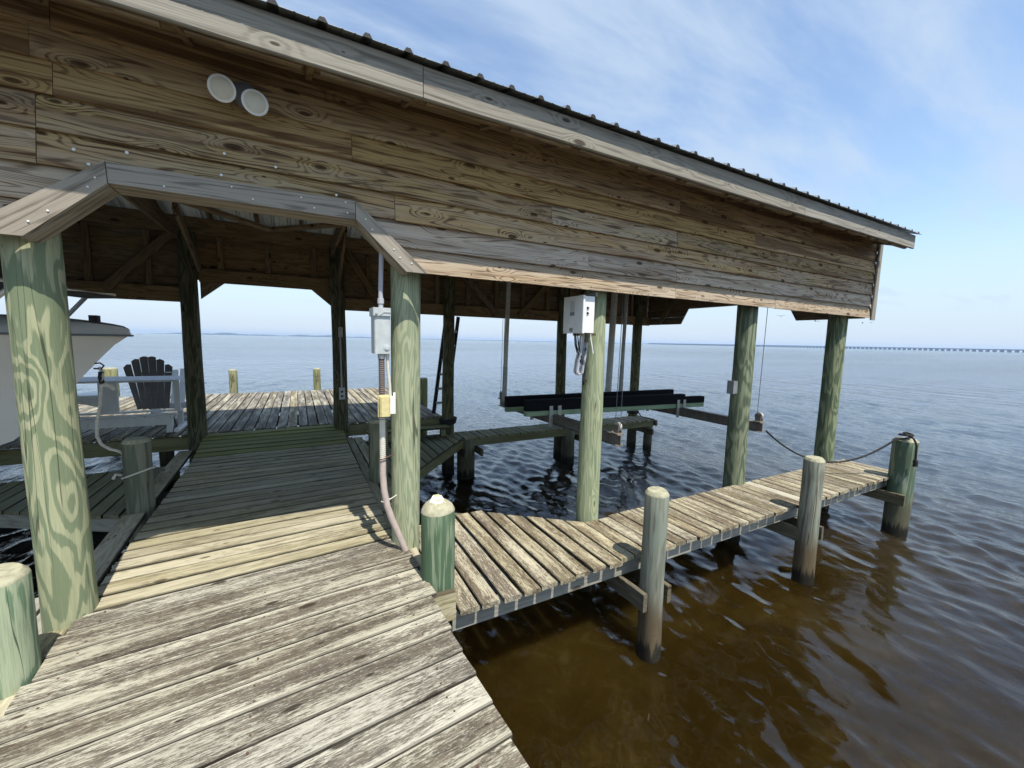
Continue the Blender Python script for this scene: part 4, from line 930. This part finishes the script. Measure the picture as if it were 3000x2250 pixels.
# ropes
def catenary(a, b, sag, n=24):
    a = Vector(a); b = Vector(b); return [a.lerp(b, t) - Vector((0, 0, sag * 4 * t * (1 - t))) for t in np.linspace(0, 1, n)]
def twist_rope(pts, r, name, mat, parent=None):
    """laid rope: three strands"""
    m = MB(); pts = [Vector(p) for p in pts]
    fine = []
    for a, b in zip(pts[:-1], pts[1:]):
        n = max(2, int((b - a).length / (r * 1.6)))
        fine += [a.lerp(b, i / n) for i in range(n)]
    fine.append(pts[-1])
    for s in range(3):
        q = []
        for i, p in enumerate(fine):
            t = (fine[min(i + 1, len(fine) - 1)] - fine[max(i - 1, 0)]).normalized(); u = t.cross(Vector((0.2, 0.9, 0.4))).normalized(); w = t.cross(u)
            a = i * 0.9 + s * 2.094; q.append(p + (u * math.cos(a) + w * math.sin(a)) * r * 0.5)
        m.tube(q, r * 0.62, 6)
    return m.obj(name, M[mat], parent, True)
pth = catenary((5.80, 3.22, 0.42), (7.14, 2.26, 0.385), 0.385, 26)
pth += [Vector((7.19, 2.17, 0.415)), Vector((7.27, 2.15, 0.42)), Vector((7.33, 2.20, 0.43)), Vector((7.29, 2.27, 0.445)), Vector((7.20, 2.25, 0.45)), Vector((7.17, 2.17, 0.455)), Vector((7.24, 2.12, 0.46)), Vector((7.31, 2.16, 0.465)), Vector((7.30, 2.23, 0.475)), Vector((7.22, 2.21, 0.475)), Vector((7.19, 2.12, 0.45)), Vector((7.185, 2.082, 0.40)), Vector((7.185, 2.060, 0.34)), Vector((7.187, 2.056, 0.22)), Vector((7.19, 2.054, 0.12))]
ro = empty('rope', (7.3, 2.2, 0.4), 'black rope sagging from the lift beam to the last green piling', 'rope')
twist_rope(pth, 0.0125, 'line', 'black', ro)
twist_rope([(7.19, 2.052, 0.14), (7.192, 2.050, 0.06)], 0.026, 'rope_end', 'black', ro)
ri = empty('rope', (2.5, 7.2, 0.0), 'black rope coiled round the base of the inner post by the ladder', 'rope')
for k in range(4): MB().tube([(2.50 + (0.135 + 0.006 * k) * math.cos(a), 7.22 + (0.135 + 0.006 * k) * math.sin(a), 0.02 + 0.028 * k + 0.012 * math.cos(a)) for a in np.linspace(0, 6.283, 22)[:-1]], 0.016, 6, True).obj('coil', M['black'], ri, True)
rj = empty('rope', (7.28, 7.24, -0.05), 'black line from the far inner post over the end of the back pier', 'rope')
for k in range(2): MB().tube([(7.28 + 0.132 * math.cos(a), 7.24 + 0.132 * math.sin(a), -0.09 + 0.03 * k) for a in np.linspace(0, 6.283, 20)[:-1]], 0.016, 6, True).obj('coil', M['black'], rj, True)
MB().tube([(6.95, 6.9, 0.30), (7.05, 6.85, 0.0), (7.12, 6.80, -0.11), (7.30, 6.62, -0.15), (7.4, 6.61, -0.30)], 0.012, 6).obj('line', M['black'], rj, True)

# ------------------------------------------------------------------ boat in the left slip
bt = empty('boat', (-4.4, 5.0, 0.5), 'white motor boat with a grey deck lifted in the left slip', 'boat')
st = [(-1.375, 1.575), (-1.50, 1.47), (-1.62, 1.32), (-1.75, 1.15), (-1.92, 0.92), (-2.12, 0.68), (-2.45, 0.54), (-3.2, 0.45), (-5.0, 0.42), (-7.6, 0.42)]
NX = 26; xs2 = [-1.375 - (6.2) * (i / (NX - 1)) ** 1.6 for i in range(NX)]
def keel(x):
    for (a, za), (b2, zb) in zip(st[:-1], st[1:]):
        if b2 <= x <= a: return zb + (za - zb) * (x - b2) / (a - b2)
    return 0.42
def half(x):
    t = min(1, (-1.375 - x) / 2.6); return 0.02 + 1.10 * (1 - (1 - t) ** 1.9)
V = []; F = []; NS = 9
for x in xs2:
    k = keel(x); sh = 1.575 + 0.0 * x; w = half(x); row = []
    for j in range(NS):
        u = j / (NS - 1)
        t = min(1, (-1.375 - x) / 3.2)
        flare = u ** (1.25 - 0.75 * t)
        yy = w * (flare * (0.55 + 0.45 * u) if t < 1 else flare)
        zz = k + (sh - k) * u ** (1.15 + 0.2 * t)
        row.append((yy, zz))
    for s in (-1, 1):
        pass
    V += [(x, 5.0 - yy, zz) for yy, zz in row] + [(x, 5.0 + yy, zz) for yy, zz in row]
for i in range(NX - 1):
    a = i * 2 * NS; b2 = a + 2 * NS
    for j in range(NS - 1):
        F.append((a + j, a + j + 1, b2 + j + 1, b2 + j)); F.append((a + NS + j, b2 + NS + j, b2 + NS + j + 1, a + NS + j + 1))
F.append(tuple((NX - 1) * 2 * NS + j for j in range(NS)) + tuple((NX - 1) * 2 * NS + NS + j for j in reversed(range(NS))))
m = MB(); m.V = [Vector(v) for v in V]; m.F = F; m.obj('hull', M['hull'], bt, True)
V = []; F = []
for x in xs2:
    w = half(x); cr_ = min(1, (-1.375 - x) / 0.55)
    V += [(x + 0.012, 5 - w * 1.0, 1.575), (x, 5 - w * 0.98, 1.615 + 0.01 * cr_), (x, 5 - w * 0.72, 1.63 + 0.075 * cr_ ** 0.5), (x, 5, 1.635 + 0.095 * cr_ ** 0.5), (x, 5 + w * 0.72, 1.63 + 0.075 * cr_ ** 0.5), (x, 5 + w * 0.98, 1.615 + 0.01 * cr_), (x + 0.012, 5 + w, 1.575)]
for i in range(NX - 1):
    for j in range(6): F.append((i * 7 + j, i * 7 + j + 1, (i + 1) * 7 + j + 1, (i + 1) * 7 + j))
F.append(tuple(range(7)))
m = MB(); m.V = [Vector(v) for v in V]; m.F = [f[::-1] for f in F]; m.obj('deck_cap', M['hull_cap'], bt, True)
for s in (-1, 1):
    MB().tube([(x + 0.015, 5 + s * (half(x) + 0.012), 1.572) for x in xs2], 0.009, 8).obj('rub_rail', M['grey_dark'], bt, True)
    for zf, mt in ((0.42, 'alu'), (0.50, 'hull_cap')):
        pts = []
        for x in xs2[9:]:
            k = keel(x); u = zf * 0.9; t = min(1, (-1.375 - x) / 3.2); fl_ = u ** (1.25 - 0.75 * t)
            pts.append((x, 5 + s * (half(x) * (fl_ * (0.55 + 0.45 * u) if t < 1 else fl_) + 0.006), k + (1.575 - k) * u ** (1.15 + 0.2 * t)))
        MB().tube(pts, 0.011, 6).obj('hull_stripe', M[mt], bt, True)
rbox((-1.60, 4.86, 1.69), (-1.545, 4.95, 1.745), 0.008).obj('hatch', M['black'], bt)
MB().tube([(-1.625, 4.99, 1.315), (-1.59, 4.99, 1.32), (-1.565, 4.99, 1.295), (-1.585, 4.99, 1.265), (-1.635, 4.99, 1.27)], 0.007, 8).obj('bow_eye', M['black'], bt, True)
cz = lambda x: 1.885 + (-1.31 - x) * 0.10
cv = [(-1.30, 4.45), (-1.78, 5.45), (-3.9, 5.75), (-3.9, 4.25), (-1.52, 4.33)]
m = MB(); n = len(cv)
V = [(x, y, cz(x) + 0.01) for x, y in cv] + [(x, y, cz(x) - 0.012) for x, y in cv]
F = [tuple(range(n)), tuple(range(n, 2 * n))[::-1]] + [(i, n + i, n + (i + 1) % n, (i + 1) % n) for i in range(n)]
m.add(V, [f[::-1] for f in F]); m.obj('canopy', M['canvas'], bt)
MB().tube([(x, y, cz(x) + 0.015) for x, y in cv], 0.014, 8, True).obj('canopy_frame', M['alu'], bt, True)
for (a, b2) in (((-1.80, 4.35, 1.94), (-2.10, 4.35, 1.63)), ((-1.75, 5.3, 1.92), (-2.0, 5.4, 1.64)), ((-3.5, 4.3, 2.1), (-3.3, 4.1, 1.62)), ((-3.5, 5.7, 2.1), (-3.3, 5.9, 1.62))):
    MB().tube([a, b2], 0.018, 8).obj('canopy_leg', M['alu'], bt, True)
boat_lift(-9.1, 'boat lift carrying the white boat in the left slip')
# white bow line
bl = empty('rope', (-1.335, 4.82, 0.4), 'white bow rope hanging from the boat and looped round the mossy piling', 'rope')
line = [(-1.60, 5.0, 1.28), (-1.575, 4.98, 1.22), (-1.585, 4.97, 1.14), (-1.60, 4.95, 0.95), (-1.625, 4.93, 0.78), (-1.63, 4.92, 0.66), (-1.60, 4.90, 0.585), (-1.54, 4.88, 0.54), (-1.47, 4.86, 0.515), (-1.435, 4.84, 0.49)]
twist_rope(line, 0.0125, 'line', 'rope_white', bl)
MB().tube([(-1.585, 4.985, 1.24), (-1.59, 4.98, 1.19), (-1.582, 4.975, 1.12)], 0.02, 8).obj('snubber', M['black'], bl, True)
twist_rope([(-1.585, 4.97, 1.115), (-1.55, 4.96, 1.125), (-1.515, 4.95, 1.10), (-1.49, 4.95, 1.075)], 0.018, 'frayed_end', 'rope_white', bl)
loop = [(-1.335 + 0.117 * math.cos(a), 4.82 + 0.117 * math.sin(a), 0.31 + 0.045 * math.cos(a + 0.4)) for a in np.linspace(0, 6.283, 26)[:-1]]
MB().tube(loop, 0.0085, 8, True).obj('loop', M['rope_white'], bl, True)
twist_rope([(-1.445, 4.78, 0.31), (-1.475, 4.75, 0.33), (-1.49, 4.74, 0.29)], 0.012, 'knot', 'rope_white', bl)

# ------------------------------------------------------------------ glider bench with fan back, and a chair behind
gl = empty('glider_bench', (-2.5, 7.75, ZT), 'white double glider bench with dark fan slatted back on the platform', 'bench')
W_ = M['white_paint']; y0 = 7.50
def wb(name, a, b2, w, t, up=(0, 0, 1), mat=None): return board(name, a, b2, w, t, mat or W_, gl, up=up, seg=2)
wb('apron', (-3.60, y0, 0.335), (-1.68, y0, 0.335), 0.135, 0.03, (0, -1, 0))
for k, yy in enumerate((y0 + 0.03, y0 + 0.11, y0 + 0.19, y0 + 0.27, y0 + 0.35)): wb('seat_slat', (-3.62, yy, 0.475 - 0.012 * k + (0.0 if k else -0.055)), (-1.60, yy, 0.475 - 0.012 * k + (0.0 if k else -0.055)), 0.062, 0.028)
wb('arm_rest', (-3.1, y0 + 0.12, 0.935), (-1.565, y0 + 0.12, 0.935), 0.17, 0.03, (0, -0.32, 1))
for px in (-1.60, -2.42, -3.58): wb('arm_post', (px, y0 + 0.06, 0.46), (px, y0 + 0.06, 0.912), 0.07, 0.03, (0, 1, 0))
wb('side_panel', (-2.34, y0 + 0.10, 0.47), (-2.34, y0 + 0.10, 0.9), 0.16, 0.028, (0, 1, 0))
wb('table', (-3.05, y0 + 0.25, 0.71), (-2.43, y0 + 0.25, 0.71), 0.34, 0.026)
poly_board('table_apron', [(-3.02, 0.56), (-2.9, 0.60), (-2.75, 0.63), (-2.6, 0.60), (-2.45, 0.55), (-2.45, 0.695), (-3.02, 0.695)], y0 + 0.075, y0 + 0.098, W_, gl)
for px in (-1.70, -3.55):
    wb('leg', (px, y0 + 0.0, ZT), (px + 0.02, y0 + 0.03, 0.42), 0.07, 0.04, (0, -1, 0)); wb('leg', (px + 0.05, y0 + 0.42, ZT), (px + 0.05, y0 + 0.42, 0.45), 0.07, 0.04, (0, -1, 0))
    wb('runner', (px + 0.09, y0 - 0.05, ZT + 0.03), (px + 0.09, y0 + 0.6, ZT + 0.03), 0.06, 0.05)
    MB().tube([(px + 0.05, y0 + 0.03, 0.38), (px + 0.075, y0 + 0.05, 0.22)], 0.008, 6).obj('swing_link', M['black'], gl)
for base in (-1.95, -3.3):
    for k in range(6):
        u = k - 2.5; xb_ = base + u * 0.062; xt_ = base - 0.085 + u * 0.099; zt_ = 1.235 - 0.0205 * u * u
        a = Vector((xb_, y0 + 0.36, 0.46)); b2 = Vector((xt_, y0 + 0.60, zt_)); h1, h2 = 0.029, 0.0468
        ax = (b2 - a).normalized(); n_ = Vector((0, -1, 0.28)).normalized(); sd = ax.cross(n_).normalized()
        sl_ = -0.05 * u
        m = MB(); V = []
        for t_ in (0.0, 0.018):
            V += [a - sd * h1 + n_ * t_, a + sd * h1 + n_ * t_, b2 + sd * h2 + n_ * t_ - ax * (0.012 * u if u > 0 else 0), b2 + n_ * t_ + ax * 0.012, b2 - sd * h2 + n_ * t_ + ax * (0.012 * u if u < 0 else 0)]
        m.add(V, [(0, 1, 2, 3, 4), (9, 8, 7, 6, 5)] + [(i, 5 + i, 5 + (i + 1) % 5, (i + 1) % 5) for i in range(5)])
        m.obj('back_slat', M['slat_dark'], gl)
    wb('back_rail', (base - 0.20, y0 + 0.42, 0.62), (base + 0.20, y0 + 0.42, 0.62), 0.05, 0.025, (0, -1, 0)); wb('back_rail', (base - 0.24, y0 + 0.55, 0.98), (base + 0.2, y0 + 0.55, 0.98), 0.05, 0.025, (0, -1, 0))

ch = empty('garden_chair', (-1.45, 8.45, ZT), 'white garden chair with a cup holder arm right of the glider', 'chair')
def cbd(name, a, b2, w, t, up=(0, 0, 1)): return board(name, a, b2, w, t, W_, ch, up=up, seg=2)
for xx in (-1.53, -0.98 - 0.75):
    pass
for xx in (-1.48, -2.02):
    cbd('arm_rest', (xx, 7.98, 0.80), (xx, 8.62, 0.76), 0.15, 0.024)
    cbd('leg', (xx, 8.08, ZT), (xx, 8.04, 0.785), 0.085, 0.026, (1, 0, 0)); cbd('leg', (xx, 8.22, ZT), (xx, 8.10, 0.785), 0.06, 0.026, (1, 0, 0)); cbd('side_rail', (xx, 7.95, 0.50), (xx, 8.75, 0.20), 0.11, 0.026, (1, 0, 0))
    MB().lathe([(0.038, 0), (0.038, 0.003), (0.030, 0.0035)], (xx + 0.01, 8.06, 0.807), 16).obj('cup_holder', M['label_dark'], ch)
for k in range(6): cbd('seat_slat', (-2.0, 8.0 + k * 0.09, 0.52 - k * 0.028), (-1.50, 8.0 + k * 0.09, 0.52 - k * 0.028), 0.075, 0.02)
for k in range(5): cbd('back_slat', (-1.95 + k * 0.1, 8.5, 0.36), (-1.97 + k * 0.11, 8.80, 1.0 - 0.02 * (k - 2) ** 2), 0.085, 0.02, (0, -1, 0.4))

# hanging rusty chain in the roof
chn = empty('chain', (-0.9, 4.6, 2.9), 'rusty chain hanging under the roof inside the opening', 'chain')
for k in range(9):
    m = MB(); a0 = k * math.pi / 2
    pts = [(-0.9 + 0.012 * math.cos(a) * math.cos(a0), 4.6 + 0.012 * math.cos(a) * math.sin(a0), 2.93 - k * 0.036 + 0.024 * math.sin(a)) for a in np.linspace(0, 6.283, 11)[:-1]]
    m.tube(pts, 0.004, 5, True).obj('link', M['rust'], chn)

# ------------------------------------------------------------------ far shore, bridge, birds
def shore():
    V = []; F = []; rng = np.random.RandomState(5)
    a0, a1, n = R(-14), R(50), 420; D = 7200.0
    for i in range(n + 1):
        a = a0 + (a1 - a0) * i / n
        dgr = math.degrees(a)
        h = 13 + 5 * math.sin(dgr * 0.55) + 4.0 * math.sin(dgr * 1.7 + 1) + rng.uniform(-2.0, 2.0)
        if dgr < -8: h *= 0.75
        if dgr > 14: h = 3.5 + rng.uniform(0, 2.0) + 2.0 * max(0, math.sin(dgr * 0.8))
        h *= min(1, i / 10) * 1.45
        r = D + 300 * math.sin(dgr * 0.2)
        for rr_, zz in ((r, -1.2), (r, h * 0.8), (r + 15, h), (r + 160, h), (r + 200, -1.2)): V.append((rr_ * math.sin(a), rr_ * math.cos(a), zz))
    for i in range(n):
        for j in range(4): F.append((i * 5 + j, i * 5 + j + 1, (i + 1) * 5 + j + 1, (i + 1) * 5 + j))
    me = mesh('far_shore', V, [f[::-1] for f in F]); tag(link('far_shore', me, M['shore']), kind='structure')
shore()
def bridge():
    pA = Vector((3500.0, 3300.0, 0)); pB = Vector((2480.0, -250.0, 0))
    br = empty('bridge', (pA + pB) / 2 * 1 + Vector((0, 0, ZW)), 'long low bridge on many piers far off across the water', 'bridge')
    d = (pB - pA); L = d.length; d.normalize(); n = Vector((-d.y, d.x, 0)); q = Matrix(((d.x, n.x, 0, 0), (d.y, n.y, 0, 0), (0, 0, 1, 0), (0, 0, 0, 1)))
    me = mesh('pier', *(lambda m: (m.V, m.F))(MB().box((-4.6, -5, 0), (4.6, 5, 9.2)))); me.materials.append(M['concrete'])
    k = int(L / 23)
    for i in range(k):
        p = pA + d * (i + 0.5) * 23; link('pier', me, None, br, Matrix.Translation((p.x, p.y, ZW)) @ q)
    for sfx, z0_, z1_, w in (('deck', 8.6, 12.2, 7), ('railing', 12.2, 13.4, 6.4)):
        m = MB().box((-L / 2, -w, z0_), (L / 2, w, z1_)); me = mesh(sfx, m.V, m.F); me.materials.append(M['concrete'])
        c = (pA + pB) / 2; link(sfx, me, None, br, Matrix.Translation((c.x, c.y, ZW)) @ q)
bridge()
def bird_mesh():
    m = MB()
    m.tube([(-0.42, 0, 0), (-0.2, 0, 0.02), (0.05, 0, 0.02), (0.3, 0, 0.03), (0.42, 0, 0.0)], [0.03, 0.10, 0.13, 0.09, 0.02], 8)
    for s in (-1, 1): m.add([(0.15, s * 0.08, 0.05), (-0.15, s * 0.08, 0.05), (0.20, s * 0.55, 0.28), (-0.08, s * 0.55, 0.28), (-0.10, s * 1.15, 0.16), (0.0, s * 1.15, 0.16), (0.15, s * 0.08, 0.07), (-0.15, s * 0.08, 0.07), (0.20, s * 0.55, 0.30), (-0.08, s * 0.55, 0.30)],
                          [(0, 1, 3, 2), (2, 3, 4, 5), (6, 8, 9, 7), (8, 5, 4, 9), (0, 2, 8, 6), (1, 7, 9, 3)])
    return mesh('bird', m.V, m.F)
bm_ = bird_mesh(); bm_.materials.append(M['bird'])
lab = ['dark bird flying right of the second last post', 'dark bird low over the water left of the last post', 'dark bird lowest of the flock beside the last post', 'small bird just right of the last post', 'farthest right bird of the small flock']
for k, (p, a) in enumerate([((73.43, 40, 6.82), 0.4), ((84.8, 40, 6.45), 1.0), ((90.8, 40, 6.1), 0.1), ((103.0, 40, 6.83), 2.0), ((106.9, 40, 7.06), 0.8)]):
    o = bpy.data.objects.new('bird', bm_); COL.objects.link(o); o.location = p; o.rotation_euler = (0.3 * (k % 2), 0.1, a); o.scale = (0.62,) * 3 if k < 3 else (0.42,) * 3
    tag(o, lab[k], 'bird', 'birds flying over the water')

# ------------------------------------------------------------------ haze
HZ = True
if HZ:
    m = MB().box((-9500, -9500, -2.2), (9500, 9500, 45)); me = mesh('haze', m.V, m.F)
    hm = bpy.data.materials.new('sea_haze'); hm.use_nodes = True; t = hm.node_tree; t.nodes.clear()
    o_ = t.nodes.new('ShaderNodeOutputMaterial'); vp = t.nodes.new('ShaderNodeVolumePrincipled')
    vp.inputs['Color'].default_value = (0.60, 0.77, 1.0, 1); vp.inputs['Density'].default_value = 0.00012; vp.inputs['Anisotropy'].default_value = 0.2
    t.links.new(vp.outputs[0], o_.inputs['Volume'])
    tag(link('haze', me, hm), kind='stuff')
